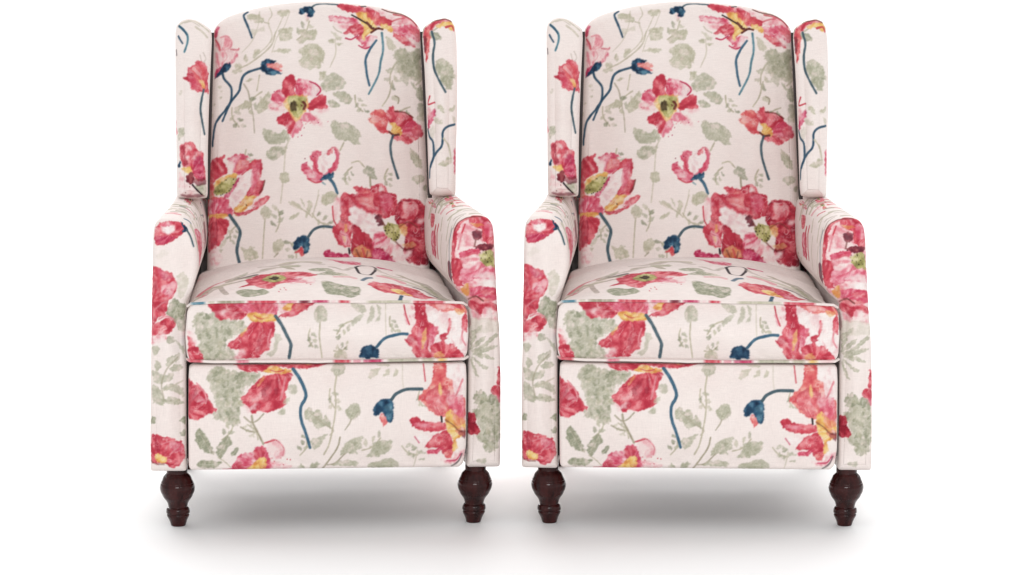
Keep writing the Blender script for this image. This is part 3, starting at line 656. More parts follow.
def cloth_footrest():
    c = Cloth(140, 340, 515, 510, 3, 8); rf = np.random.RandomState(9)
    for x, y, R, rot in ((222, 440, 22, -1.0), (258, 440, 18, -2.2), (330, 390, 20, 1.3), (362, 452, 22, -.6), (402, 448, 18, .5), (300, 456, 18, -1.2), (420, 392, 16, 1.4)):
        c.sprig(x, y, R, rot, rf)
    c.at(148, 328)
    c.clump("478,375 540,310 620,318 660,345 900,365 870,430 780,480 740,560 770,600 740,640 732,690 742,745 700,778 640,766 600,730 540,728 508,690 560,640 500,490", 110, seed=4)
    c.P('red', "300,410 370,440 430,480 470,530 490,580 520,620 552,668 480,690 410,733 350,728 300,690", c=(280, 640)).P('pink', "350,480 420,540 470,590 400,590 350,560", c=(280, 640), a=.6).P('deep', "330,450 400,480 390,580 330,640", c=(280, 640), a=.5).L('pinkish', "390,440 450,510 470,570", 1.3)
    c.P('red', "690,275 900,268 1030,270 1030,320 920,352 850,357 760,342", c=(1000, 330)).P('pale', "700,320 730,300 740,340", a=.6)
    c.P('red', "900,402 1022,370 1100,360 1150,370 1138,430 1100,520 1110,600 1088,632 1040,658 960,683 900,668 830,692 806,640 740,575 800,510", c=(1010, 330)).P('deep', "920,440 1040,420 1030,540 920,600", c=(1010, 330), a=.5)
    c.P('pale', "740,585 800,640 850,600 870,640 806,672 770,640", a=.8).P('red', "760,590 830,600 800,630", a=.8).L('pinkish', "1100,400 1080,500 1060,580", 1.6, a=.8).P('yel', "870,460 920,390 940,400 880,480", a=.5)
    c.at(260, 328)
    c.P('red', "0,270 300,262 560,262 500,305 430,325 380,328 260,332 200,320 80,310", c=(100, 340)).P('coral', "280,270 420,280 380,320 300,310", c=(100, 340), a=.7).P('yel', "360,278 420,280 400,300 365,295", a=.6)
    c.P('yel', "30,345 100,308 180,330 262,340 220,367 120,372 60,367").L('red', "80,340 130,355 190,345", 1, a=.6)
    c.P('sage', "225,470 280,460 300,520 240,540", a=.7).P('sage', "140,680 190,640 202,692 162,705", a=.9).P('olive', "180,600 240,560 220,620", a=.8)
    c.L('blue', "265,335 310,400 350,480 367,540 358,580 325,646 330,746 365,846 400,966", 3.3, 2.6)
    c.P('sage', "573,335 600,285 662,282 687,340 650,392 600,392", a=.85).L('olive', "612,390 597,500 606,590 600,700 580,820 550,946 512,1020", 1.3)
    for q in ("860,405 890,350 965,328 950,372 892,412", "980,405 1010,350 1040,340 1030,380", "1060,400 1090,345 1110,350 1085,395", "930,300 1000,285 1040,310 980,320"):
        c.P('olive', q, a=.8)
    c.L('olive', "1140,300 1140,420 1150,500", .8, a=.4)
    c.at(260, 400)
    c.P('sage', "348,110 390,65 430,110 460,80 490,110 500,160 530,130 582,242 520,217 450,242 430,192 370,162").L('twig', "400,110 500,190 585,250 560,290", 1.1, a=.6).P('sage', "408,330 450,310 545,280 500,332 470,392 430,402", a=.9)
    c.P('sage', "688,90 740,42 802,50 800,120 770,162 720,172 690,130").L('twig', "730,165 715,200 680,250", 1.3, .8, a=.8).L('twig', "640,310 620,390 560,480 500,560", 1.3)
    c.P('sage', "640,452 660,390 720,330 780,310 835,308 800,352 822,390 770,410 782,447 710,437").P('sage', "848,462 890,420 900,360 950,342 1000,360 1040,345 1030,400 960,432 960,472 900,467")
    c.P('sage', "560,532 640,500 720,490 792,520 770,542 650,537").P('sage', "868,532 930,510 1040,500 1060,560 880,562").P('sage', "390,548 440,505 482,520 440,562").P('sage', "308,548 330,518 352,552")
    c.L('twig', "540,528 600,515 680,440", 1.1, a=.8)
    c.at(148, 400); o = (900, 540)
    c.P('pale', "946,340 1036,330 1086,400 1076,460 976,470", c=o, a=.8).L('pinkish', "946,345 1020,325 1085,390 1078,450", 1.2).L('red', "930,350 1010,328", 1.1, a=.7).P('pale', "976,490 1136,530 1126,560 996,560", c=o)
    c.P('pink', "660,560 690,510 720,460 760,430 830,420 870,375 935,378 962,430 975,490 985,560 660,585", c=o).P('red', "680,540 740,490 760,560 690,580", c=o, a=.8).P('red', "840,420 880,385 940,400 920,470 860,480", c=o, a=.8)
    c.P('yel', "790,560 880,480 930,455 950,500 890,570").P('yel', "895,500 955,520 930,565 890,560", a=.8).dots('red', "940,345 1022,328 1136,482 1112,478 1006,490 1060,470 990,470 1080,520", .7).L('mag', "600,565 700,555 800,568", 1.2, a=.7)
    c.L('twig', "830,130 840,190 880,270 922,355", 1.8).L('twig', "770,140 820,180 870,170 925,115", 1.4, a=.8).L('twig', "740,220 800,250 852,260", 1.2, a=.8)
    c.P('dsage', "378,300 400,218 440,255 480,310 510,380 532,442 450,412 400,362").P('dsage', "545,430 560,370 620,290 650,298 672,350 620,412 580,472").P('dsage', "658,442 700,380 727,390 702,442").P('dsage', "388,520 440,480 530,485 592,505 540,542 460,552")
    c.L('twig', "405,240 470,350 525,435", .8, a=.5).L('twig', "640,300 590,400 575,465", .8, a=.5).L('sage' if 0 else 'olive', "560,460 620,500 660,540", 1.0, a=.8)
    c.at(376, 400)
    c.P('coral', "25,155 70,112 95,190 62,222 45,182").P('navy', "-24,136 -12,62 26,22 66,3 122,4 142,60 132,172 100,192 80,152 60,112 12,138", str_=.6).P('teal', "60,60 130,50 128,160 100,185 85,130", a=.45)
    c.L('grey', "125,10 150,-25 180,-46 250,-71 370,-71", 2.9)
    c.P('sage', "-10,380 50,340 132,340 120,402 60,452 -10,432").P('sage', "-10,512 100,480 182,510 170,555 -10,555", a=.8)
    for q in ("240,440 280,438 292,467 250,462", "280,368 310,380 332,412 300,402", "328,430 392,433 380,452", "338,492 392,480 380,500"):
        c.P('sage', q, a=.9)
    c.L('olive', "330,420 320,480 300,550", .9, a=.6)
    o = (690, 260)
    c.at(376, 328).L('red', "380,300 395,440", 1.2, a=.7).P('white', "545,290 715,285 730,340 715,440 700,560 600,600 560,420", c=(540, 800))
    c.P('coral', "468,285 562,285 560,400 605,430 620,520 640,570 720,580 730,680 700,756 650,826 570,736 520,728 440,688 400,636 340,580 380,520 430,480 460,400", c=(600, 800)).P('red', "400,540 500,480 590,520 560,640 520,720 430,660", c=(600, 800), a=.7).P('pink', "580,570 690,560 715,690 660,780 590,680", c=(600, 800), a=.8)
    c.P('yel', "500,485 520,450 532,540 510,562", a=.9).P('pale', "560,560 640,540 620,620 570,640", c=(600, 800), a=.7).L('pinkish', "695,430 650,540 610,600", 1.8).L('red', "480,640 500,690 520,720", 1.0, a=.5)
    c.at(376, 400)
    c.P('white', "318,300 440,290 462,330 380,372 330,342", c=o).L('mag', "310,310 345,358", 1, a=.6)
    c.P('red', "272,190 310,148 380,185 460,195 550,200 562,250 520,272 400,267 300,232", c=o).P('pink', "300,200 420,205 420,240 320,225", c=o, a=.7)
    c.P('red', "388,392 450,320 560,258 610,330 625,420 580,482 540,452 500,402 440,400", c=o).P('pink', "408,422 540,400 500,442 440,452", c=o).P('coral', "540,440 610,430 600,490 560,480", c=o)
    c.P('pale', "520,490 620,480 640,440 720,415 720,450 640,510 580,522", c=o).L('mag', "570,505 640,500 680,450", 1.2, a=.7)
    c.P('yel', "555,130 600,90 640,140 720,190 720,290 645,330 652,400 612,432 620,330 570,262 558,200", c=o).P('coral', "600,110 660,140 720,100 720,190 650,230", c=o, a=.5).P('coral', "640,250 720,240 720,300 660,300", c=o, a=.5)
    c.L('brown', "560,180 620,220 660,262 715,275", 1.2, a=.6).L('dark', "524,152 528,192", 1.7).P('maro', "655,275 720,265 720,330 690,310", a=.6).L('dark', "690,450 660,510 605,552", 1.2, a=.6).P('pale', "665,245 705,240 700,262", a=.9)
    return c


def cloth_plain(seed, w=420, h=560):
    c = Cloth(100, -20, 100 + w, -20 + h, 2, seed)
    c.scatter(np.random.RandomState(seed), 62, lambda x, y: False)
    return c

WORLD = .73
LAMPS = [('overhead_bank', (0, 11, 11), (0, 9, 0), (40, 18), 3000),
         ('back_strip', (0, 3.4, 1.15), (0, .35, 0), (5.0, .6), 110),
         ('front_softbox', (0, -9.0, 3.4), (0, .3, .85), (3.5, 1.8), 270),
         ('key_softbox', (2.2, -5.0, 2.6), (0, .2, .5), (.5, .5), 18)]


# ------------------------------------------------------------------ shapes
STEP = 0.75                                    # drawing units between mesh points


def resample_loop(pts, corners, sigma, step=0.5):
    P = np.array(pts, float); Q = np.roll(P, -1, 0)
    L = np.hypot(*(Q - P).T); cum = np.r_[0, np.cumsum(L)]
    n = int(cum[-1] / step); t = np.linspace(0, cum[-1], n, endpoint=False)
    X = np.interp(t, cum, np.r_[P[:, 0], P[0, 0]]); Y = np.interp(t, cum, np.r_[P[:, 1], P[0, 1]])
    k = int(3 * sigma / step) + 1
    g = np.exp(-.5 * (np.arange(-k, k + 1) * step / sigma) ** 2); g /= g.sum()
    sm = lambda a: np.convolve(np.r_[a[-k:], a, a[:k]], g, 'valid')
    X, Y = sm(X), sm(Y)
    ci = [int(round(cum[i] / step)) % n for i in corners]
    return np.c_[X, Y], ci


def slab(pts, corners, sigma, r, y0, depth, bulge=0.0, ry=None, side_n=None, puff=None, post=None, taper=0.23, ylean=None, back_r=0.02, wr=0.0012, seed=0, bp=(1, 1), side_fn=None, pucker=.0022):
    """A stuffed panel.  pts: outline on the drawing, anticlockwise seen from the
    front, starting at bottom left; corners = indices of BL, BR, TR, TL.
    Returns verts, faces, uv (drawing coordinates on the cloth), tag."""
    loop, ci = resample_loop(pts, corners, sigma)
    n = len(loop)
    tan = np.roll(loop, -1, 0) - np.roll(loop, 1, 0); tan /= np.hypot(*tan.T)[:, None] + 1e-9
    nor = np.c_[-tan[:, 1], tan[:, 0]]            # rows run downwards
    k = 12
    nn = sum(np.roll(nor, i, 0) for i in range(-k, k + 1)); nor = nn / (np.hypot(*nn.T)[:, None] + 1e-9)
    ins = loop - nor * r

    def seg(a, b, m):
        idx = np.arange(a, b + 1 if b > a else b + n + 1)
        d = np.r_[0, np.cumsum(np.hypot(*np.diff(loop[idx % n], axis=0).T))]
        t = np.interp(np.linspace(0, d[-1], m + 1), d, np.arange(len(idx)))
        f = t - np.floor(t); i0 = idx[np.floor(t).astype(int)]; i1 = idx[np.minimum(np.floor(t).astype(int) + 1, len(idx) - 1)]
        w = f[:, None]
        nr = nor[i0 % n] * (1 - w) + nor[i1 % n] * w
        return ins[i0 % n] * (1 - w) + ins[i1 % n] * w, nr / np.hypot(*nr.T)[:, None]
    def length(a, b):
        idx = np.arange(a, b + 1 if b > a else b + n + 1) % n
        return np.hypot(*np.diff(loop[idx], axis=0).T).sum()
    nu = int(max(length(ci[0], ci[1]), length(ci[2], ci[3])) / STEP); nv = int(max(length(ci[1], ci[2]), length(ci[3], ci[0])) / STEP)
    bo, nb = seg(ci[0], ci[1], nu); ri, nr_ = seg(ci[1], ci[2], nv); to, nt = seg(ci[2], ci[3], nu); le, nl = seg(ci[3], ci[0], nv)
    per = np.r_[bo[:-1], ri[:-1], to[:-1], le[:-1]]; pn = np.r_[nb[:-1], nr_[:-1], nt[:-1], nl[:-1]]
    B, T, Lf, R = bo, to[::-1], le[::-1], ri
    u = np.linspace(0, 1, nu + 1)[:, None, None]; v = np.linspace(0, 1, nv + 1)[None, :, None]
    G = (1 - v) * B[:, None] + v * T[:, None] + (1 - u) * Lf[None] + u * R[None] \
        - ((1 - u) * (1 - v) * B[0] + u * (1 - v) * B[-1] + (1 - u) * v * T[0] + u * v * T[-1])
    a = 2 * u[..., 0] - 1; b = 2 * v[..., 0] - 1
    sst = lambda q_, w_: (lambda z: z * z * (3 - 2 * z))(np.clip((1 - np.abs(q_)) / w_, 0, 1))
    dome = sst(a, bp[0]) * sst(b, bp[1])
    ylean = ylean or (lambda px, row: 0 * px)
    yg = y0 + ylean(G[..., 0], G[..., 1]) - bulge * dome
    yg = yg + wr * 2 * (fbm(G[..., 0] * .035, G[..., 1] * .035, 50 + seed) - .5) * np.minimum(1, dome * 2)
    ex = np.minimum((1 - np.abs(a)) * nu, (1 - np.abs(b)) * nv) * STEP * .5
    yg = yg + pucker * 2 * (fbm(G[..., 0] * .11, G[..., 1] * .11, 90 + seed) - .5) * np.exp(-((ex - 5) / 9) ** 2)
    GX, GY, GZ = lift(G[..., 0].ravel(), G[..., 1].ravel(), yg.ravel())
    V = [np.c_[GX, GY, GZ]]; UV = [G.reshape(-1, 2)]; TG = [np.zeros(GX.size, int)]
    idg = np.arange((nu + 1) * (nv + 1)).reshape(nu + 1, nv + 1)
    q = lambda A, B_, C_, D: np.c_[A.ravel(), B_.ravel(), C_.ravel(), D.ravel()]
    F = [q(idg[:-1, :-1], idg[1:, :-1], idg[1:, 1:], idg[:-1, 1:])]
    prev = np.r_[idg[:-1, 0], idg[-1, :-1], idg[:0:-1, -1], idg[0, :0:-1]]
    base = GX.size; m = len(per)
    ry = ry if ry is not None else r / S0
    nseg = max(4, int(1.57 * r / STEP))
    ye = y0 + ylean(per[:, 0], per[:, 1])

    def ring(P3, uv, tg):
        nonlocal prev, base
        ids = base + np.arange(m)
        V.append(P3); UV.append(uv); TG.append(np.full(m, tg))
        F.append(np.c_[prev, ids, np.roll(ids, -1), np.roll(prev, -1)])
        prev = ids; base += m
    for k in range(1, nseg + 1):
        th = 1.5708 * k / nseg
        p = per + pn * r * math.sin(th)
        X, Y, Z = lift(p[:, 0], p[:, 1], ye + ry * (1 - math.cos(th)))
        ring(np.c_[X, Y, Z], per + pn * r * th, 1)
    EX, EY, EZ = X, Y, Z
    side_n = side_n or max(3, int(depth * S0 / 2.2))
    fr = np.linspace(0, 1, side_n + 1)[1:]
    for t in fr:
        d = (depth - ry) * t
        X2 = -d * TURN + EX * (1 - taper * d); Y2 = EY + d; Z2 = EZ.copy()
        # the far edge rolls over
        rem = depth - ry - d
        if rem < back_r:
            s_ = back_r - math.sqrt(max(0, back_r ** 2 - (back_r - rem) ** 2))
            X2 = X2 - pn[:, 0] * s_; Z2 = Z2 + pn[:, 1] * s_
        if side_fn: X2, Y2, Z2 = side_fn(X2, Y2, Z2, d / depth, pn)
        ring(np.c_[X2, Y2, Z2], per + pn * (r * 1.5708 + d * S0), 2)
    cx, cy, cz = V[-1].mean(0); last = V[-1].copy(); luv = UV[-1].copy()
    for t in (.9, .6, .3):
        ring(np.c_[cx + (last[:, 0] - cx) * t, last[:, 1], cz + (last[:, 2] - cz) * t], luv + pn * (1 - t) * 60, 3)
    V.append(np.array([[cx, last[:, 1].mean(), cz]])); UV.append(luv[:1]); TG.append(np.array([3]))
    tri = np.c_[prev, np.full(m, base), np.roll(prev, -1)]
    V = np.concatenate(V); UV = np.concatenate(UV); TG = np.concatenate(TG)
    if post: V = post(V, UV, TG)
    return V, np.concatenate(F), tri, UV, TG


C = bpy.context.scene.collection


def make_mesh(name, V, quads, tris, mat, parent=None, rgb=None):
    me = bpy.data.meshes.new(name)
    nq, nt = len(quads), (0 if tris is None else len(tris))
    me.vertices.add(len(V)); me.vertices.foreach_set('co', np.asarray(V, np.float32).ravel())
    li = np.concatenate([quads.ravel()] + ([tris.ravel()] if nt else [])).astype(np.int32)
    me.loops.add(len(li)); me.loops.foreach_set('vertex_index', li)
    me.polygons.add(nq + nt)
    st = np.r_[np.arange(nq) * 4, nq * 4 + np.arange(nt) * 3].astype(np.int32)
    me.polygons.foreach_set('loop_start', st)
    me.update(calc_edges=True); me.validate()
    me.polygons.foreach_set('use_smooth', np.ones(len(me.polygons), bool))
    if rgb is not None:
        at = me.color_attributes.new('print', 'FLOAT_COLOR', 'POINT')
        c = np.ones((len(V), 4), np.float32); c[:, :3] = lin(np.clip(rgb, 0, 255)) * ALBEDO
        at.data.foreach_set('color', c.ravel())
    o = bpy.data.objects.new(name, me); C.objects.link(o)
    me.materials.append(mat)
    o.parent = parent
    return o


def tube(path, rad, n=8):
    P = np.asarray(path, float); m = len(P)
    t = np.gradient(P, axis=0); t /= np.linalg.norm(t, axis=1)[:, None]
    up = np.array([0, 0, 1.0]); s = np.cross(t, up); bad = np.linalg.norm(s, axis=1) < .1
    s[bad] = np.array([1, 0, 0]); s /= np.linalg.norm(s, axis=1)[:, None]; w = np.cross(s, t)
    a = np.linspace(0, 2 * np.pi, n, endpoint=False)
    V = P[:, None] + rad * (np.cos(a)[None, :, None] * s[:, None] + np.sin(a)[None, :, None] * w[:, None])
    idx = np.arange(m * n).reshape(m, n)
    F = np.c_[idx[:-1].ravel(), np.roll(idx[:-1], -1, 1).ravel(), np.roll(idx[1:], -1, 1).ravel(), idx[1:].ravel()]
    e = []
    for row, rev in ((idx[0], False), (idx[-1], True)):
        for k in range(1, n - 1): e.append((row[0], row[k + 1], row[k]) if not rev else (row[0], row[k], row[k + 1]))
    return V.reshape(-1, 3), F, np.array(e)


def lathe(prof, cx, cy, n=40, lean=(0, 0)):
    """prof: (radius, z); the axis leans by lean metres over its height"""
    prof = np.array(prof, float)
    # dense smooth profile
    q = smooth_line(prof, False, 5)
    z0, z1 = q[:, 1].max(), q[:, 1].min()
    f = (z0 - q[:, 1]) / (z0 - z1)
    a = np.linspace(0, 2 * np.pi, n, endpoint=False)
    X = cx + lean[0] * f[:, None] + q[:, :1] * np.cos(a); Y = cy + lean[1] * f[:, None] + q[:, :1] * np.sin(a)
    Z = np.repeat(q[:, 1:2], n, 1)
    V = np.stack([X, Y, Z], -1).reshape(-1, 3); m = len(q); idx = np.arange(m * n).reshape(m, n)
    F = np.c_[idx[:-1].ravel(), idx[1:].ravel(), np.roll(idx[1:], -1, 1).ravel(), np.roll(idx[:-1], -1, 1).ravel()]
    T = [(idx[0][0], idx[0][k], idx[0][k + 1]) for k in range(1, n - 1)] + [(idx[-1][0], idx[-1][k + 1], idx[-1][k]) for k in range(1, n - 1)]
    return V, F, np.array(T)


# ------------------------------------------------------------------ materials
ALBEDO = 0.83


def new_mat(name):
    m = bpy.data.materials.new(name); m.use_nodes = True
    nt = m.node_tree; return m, nt, nt.nodes['Principled BSDF']


def fabric_mat():
    m, nt, bs = new_mat('printed_linen'); N = nt.nodes; K = nt.links
    at = N.new('ShaderNodeAttribute'); at.attribute_name = 'print'
    tc = N.new('ShaderNodeTexCoord')
    def weave(axis_scale, seed):
        mp = N.new('ShaderNodeMapping'); mp.inputs['Scale'].default_value = axis_scale; mp.inputs['Location'].default_value = (seed, seed, 0)
        nz = N.new('ShaderNodeTexNoise'); nz.inputs['Scale'].default_value = 1.0; nz.inputs['Detail'].default_value = 3
        K.new(tc.outputs['Object'], mp.inputs['Vector']); K.new(mp.outputs['Vector'], nz.inputs['Vector'])
        return nz.outputs['Fac']
    h = weave((60, 60, 900), 3.1); v = weave((900, 900, 60), 7.7)      # slubby weft and warp threads
    ad = N.new('ShaderNodeMath'); ad.operation = 'ADD'; K.new(h, ad.inputs[0]); K.new(v, ad.inputs[1])
    mr = N.new('ShaderNodeMapRange'); mr.inputs['From Min'].default_value = .6; mr.inputs['From Max'].default_value = 1.4
    mr.inputs['To Min'].default_value = .90; mr.inputs['To Max'].default_value = 1.06
    K.new(ad.outputs[0], mr.inputs['Value'])
    mx = N.new('ShaderNodeMix'); mx.data_type = 'RGBA'; mx.blend_type = 'MULTIPLY'; mx.inputs['Factor'].default_value = 1
    K.new(at.outputs['Color'], mx.inputs['A']); K.new(mr.outputs['Result'], mx.inputs['B'])
    K.new(mx.outputs['Result'], bs.inputs['Base Color'])
    bs.inputs['Roughness'].default_value = .88; bs.inputs['Specular IOR Level'].default_value = .18
    bs.inputs['Sheen Weight'].default_value = .06; bs.inputs['Sheen Roughness'].default_value = .5
    bp = N.new('ShaderNodeBump'); bp.inputs['Strength'].default_value = .22; bp.inputs['Distance'].default_value = .0012
    K.new(ad.outputs[0], bp.inputs['Height']); K.new(bp.outputs['Normal'], bs.inputs['Normal'])
    return m


def wood_mat():
    m, nt, bs = new_mat('dark_mahogany'); N = nt.nodes; K = nt.links
    tc = N.new('ShaderNodeTexCoord'); mp = N.new('ShaderNodeMapping'); mp.inputs['Scale'].default_value = (60, 60, 9)
    nz = N.new('ShaderNodeTexNoise'); nz.inputs['Scale'].default_value = 1; nz.inputs['Detail'].default_value = 5
    cr = N.new('ShaderNodeValToRGB'); cr.color_ramp.elements[0].color = (.013, .0030, .0030, 1); cr.color_ramp.elements[1].color = (.058, .012, .011, 1)
    cr.color_ramp.elements[0].position = .3; cr.color_ramp.elements[1].position = .75
    K.new(tc.outputs['Object'], mp.inputs['Vector']); K.new(mp.outputs['Vector'], nz.inputs['Vector']); K.new(nz.outputs['Fac'], cr.inputs['Fac'])
    K.new(cr.outputs['Color'], bs.inputs['Base Color'])
    bs.inputs['Roughness'].default_value = .1; bs.inputs['Specular IOR Level'].default_value = .25
    return m


def floor_mat():
    m, nt, bs = new_mat('white_studio_floor'); N = nt.nodes; K = nt.links
    tc = N.new('ShaderNodeTexCoord'); nz = N.new('ShaderNodeTexNoise'); nz.inputs['Scale'].default_value = 3
    cr = N.new('ShaderNodeValToRGB'); cr.color_ramp.elements[0].color = (.88, .88, .88, 1); cr.color_ramp.elements[1].color = (.90, .90, .90, 1)
    K.new(tc.outputs['Object'], nz.inputs['Vector']); K.new(nz.outputs['Fac'], cr.inputs['Fac']); K.new(cr.outputs['Color'], bs.inputs['Base Color'])
    bs.inputs['Roughness'].default_value = .7; bs.inputs['Specular IOR Level'].default_value = .1
    return m


def gap_shade_mat():
    m, nt, bs = new_mat('black_gap_shade'); N = nt.nodes; K = nt.links  # near-black colour standing for the shade inside the chair's gaps
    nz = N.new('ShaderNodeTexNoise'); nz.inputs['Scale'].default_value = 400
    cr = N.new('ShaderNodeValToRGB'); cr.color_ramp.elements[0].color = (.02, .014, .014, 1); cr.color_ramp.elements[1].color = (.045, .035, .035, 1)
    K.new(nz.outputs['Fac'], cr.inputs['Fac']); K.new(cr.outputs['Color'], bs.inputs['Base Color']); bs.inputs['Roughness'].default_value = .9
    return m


FAB, WOOD, FLOOR, GAP_SHADE = fabric_mat(), wood_mat(), floor_mat(), gap_shade_mat()

# ------------------------------------------------------------------ the armchair
chair = bpy.data.objects.new('wingback_armchair', None); C.objects.link(chair)


def stuffed(name, cloth, *a, colour=None, **k):
    V, Q, T, UV, TG = slab(*a, **k)
    rgb = cloth.sample(UV[:, 0], UV[:, 1]) if colour is None else colour(V, UV, TG)
    return make_mesh(name, V, Q, T, FAB, chair, rgb), V, UV, TG


def drop(g, sg=0, inner=0.0):
    """top edges fall towards the back; inner edges of a wing open outwards"""
    def f(X, Y, Z, t, pn):
        up = np.clip(-pn[:, 1], 0, 1); inn = np.clip(-pn[:, 0] * sg, 0, 1)
        return X + sg * inn * inner * t, Y, Z - up * g * t * .5
    return f


# backrest: leans back, arched top
lean_b = lambda px, row: 0.40 + (265 - row) * 0.00076
BK = [(207, 305), (432, 305), (429.5, 265), (428.5, 200), (427, 130), (424.5, 80), (422.5, 50), (421, 32), (418.5, 26), (412.5, 19), (402.5, 13.6), (382.5, 8.2), (365, 5.2), (340, 2.6), (318, 1.8), (299.5, 2.4), (280, 4.2), (262, 7.2),
      (240.8, 12.2), (227, 17), (218.3, 23), (213.5, 30), (211.5, 60), (209.5, 120), (208.3, 180), (207.5, 240)]
stuffed('backrest', cloth_backrest(), BK, (0, 1, 8, 20), 3.0, 9.0, 0.0, 0.14, bulge=0.03, wr=.003, ylean=lean_b, bp=(.8, .6), seed=1, ry=.032, side_fn=drop(.08))

# wings
lean_w = lambda px, row: 0.30 + (197 - row) * 0.00078
WL = [(178.6, 198), (193, 198.6), (207, 198), (207.8, 194), (208, 150), (209, 110), (210.6, 70), (212, 40), (211.5, 30), (209.5, 28), (203, 23.4), (196, 19.6), (188, 18.3), (181.5, 20.2), (177, 25), (175.4, 32), (175.6, 72), (176.4, 130), (176.8, 180), (177.2, 195)]
stuffed('wing', cloth_wing(-1), WL, (0, 2, 8, 14), 1.4, 8.0, 0.0, 0.26, bulge=0.014, pucker=.0008, ylean=lean_w, taper=.05, seed=2, ry=.022, side_fn=drop(.08, -1, .012))
WR = [(430.0, 196), (440, 197.4), (454, 197.6), (455.8, 195), (456.4, 150), (457.6, 110), (457.8, 72), (456.8, 40), (455.4, 27.5), (451.5, 20.8), (444.8, 18.6), (435, 20.8), (426, 26), (422.8, 30), (422.4, 40), (424.6, 70), (426.4, 110), (427.8, 150), (429, 188)]
stuffed('wing', cloth_wing(1), WR, (0, 2, 9, 13), 1.4, 8.0, 0.0, 0.26, bulge=0.014, pucker=.0008, ylean=lean_w, taper=.05, seed=3, ry=.022, side_fn=drop(.08, 1, .030))

# arms
AL = [(150.8, 470.3), (186.8, 470.6), (186.6, 400), (186.4, 320), (186.6, 301), (193, 288), (197, 275), (198.2, 262), (196.4, 246), (192.5, 232), (187, 223.5), (180, 219.5), (168, 217.6), (160, 218.8), (155.5, 222.5), (153.6, 231), (152.9, 255), (151.8, 310), (150.8, 380), (150.4, 440)]


def arm_roll(sg):
    def f(X, Y, Z, t, pn):
        # the arm top rounds off and narrows towards the wing
        up = np.clip(-pn[:, 1], 0, 1); out = np.clip(pn[:, 0] * sg, 0, 1)
        hi = np.clip((Z - .42) / .2, 0, 1)
        w = np.clip(t / .5, 0, 1); w = w * w * (3 - 2 * w)
        X = X - sg * hi * out * .020 * w
        Z = Z - (1 - up) * hi * .004 * w
        return X, Y, Z
    return f


stuffed('arm', cloth_arm(-1), AL, (0, 1, 11, 14), 2.0, 6.0, 0.005, 0.62, bulge=0.011, pucker=.0014, bp=(1, .3), side_fn=arm_roll(-1), ry=.016, seed=4, side_n=240)
AR = [(467.0, 469.6), (500.4, 469.6), (501, 440), (501.2, 380), (500, 332), (497.6, 305), (495.8, 268), (494.5, 240), (493, 227), (488.7, 220), (482, 217.2), (474, 216.8), (466, 218.4), (457.6, 223.4), (453.8, 231), (451.4, 246), (450.8, 266), (451.6, 282), (456.5, 292), (467.6, 302), (468.6, 320), (468.2, 400)]
stuffed('arm', cloth_arm(1), AR, (0, 1, 9, 12), 2.0, 6.0, 0.005, 0.62, bulge=0.011, pucker=.0014, bp=(1, .3), side_fn=arm_roll(1), ry=.016, seed=5, side_n=240)

# seat cushion
CU = [(191, 361.6), (463, 361.6), (467.4, 356), (468.8, 335), (467.8, 313), (463, 305.4), (440, 303.9), (325, 302.4), (215, 302.4), (193, 303.4), (187.4, 310), (185.4, 335), (187, 356)]


def crown(X, Y, Z, t, pn):
    up = np.clip(-pn[:, 1], 0, 1) ** .5
    xc = X + .012
    side = np.clip(1 - (np.abs(xc) / .280) ** 2.0, 0, 1) ** .75
    prof = math.sin(1.5708 * min(1, t / .5)) * (1 - .25 * max(0, t - .8) / .2)
    Z = Z + up * (side * .052 - .016) * prof
    Z = Z + up * (fbm(X * 13 + 5, Y * 17, 77) - .5) * .010 * min(1, t * 6)
    # behind its front edge the cushion is squeezed between the arms
    g = min(1, t / .10); g = g * g * (3 - 2 * g)
    lim = .284 - .030 * t
    s = np.maximum(np.abs(xc), 1e-6)
    k = np.where(s > lim, 1 + g * (lim / s - 1), 1)
    X = xc * k - .012
    return X, Y, Z


Vc, Qc, Tc, UVc, TGc = slab(CU, (0, 1, 5, 9), 2.2, 3.5, -.020, .46, bulge=.022, wr=.0022, side_fn=crown, taper=.17, seed=6, side_n=300, bp=(.45, .9))
# cloth of the cushion top: u across, v = depth, both at drawing scale
mid = (np.abs(Vc[:, 0] + .01) < .004) & (TGc == 2) & (Vc[:, 2] > .42)
o_ = np.argsort(Vc[mid][:, 1]); ym = Vc[mid][o_, 1]; zm = Vc[mid][o_, 2]
rowm = drawn(0 * ym, ym, zm)[1]
mono = np.minimum.accumulate(rowm); keep = np.r_[True, mono[1:] < mono[:-1] - 1e-4]


def top_map(P):
    y = np.interp(-P[:, 1], -rowm[keep], ym[keep])
    z = np.interp(y, ym, zm)
    w = (y + DIST) * CP - (z - EYE) * SP
    return np.c_[CX + (P[:, 0] - CX) * w / FOC * S0, y * S0]


cf = cloth_cushion_front(); ct = cloth_cushion_top(top_map, 170, 485, -30, 235)
rgb = cf.sample(UVc[:, 0], UVc[:, 1])
top = (TGc == 2) & (Vc[:, 2] > .44)
rgb[top] = ct.sample(CX + Vc[top, 0] * S0, Vc[top, 1] * S0)
cushion = make_mesh('seat_cushion', Vc, Qc, Tc, FAB, chair, rgb)


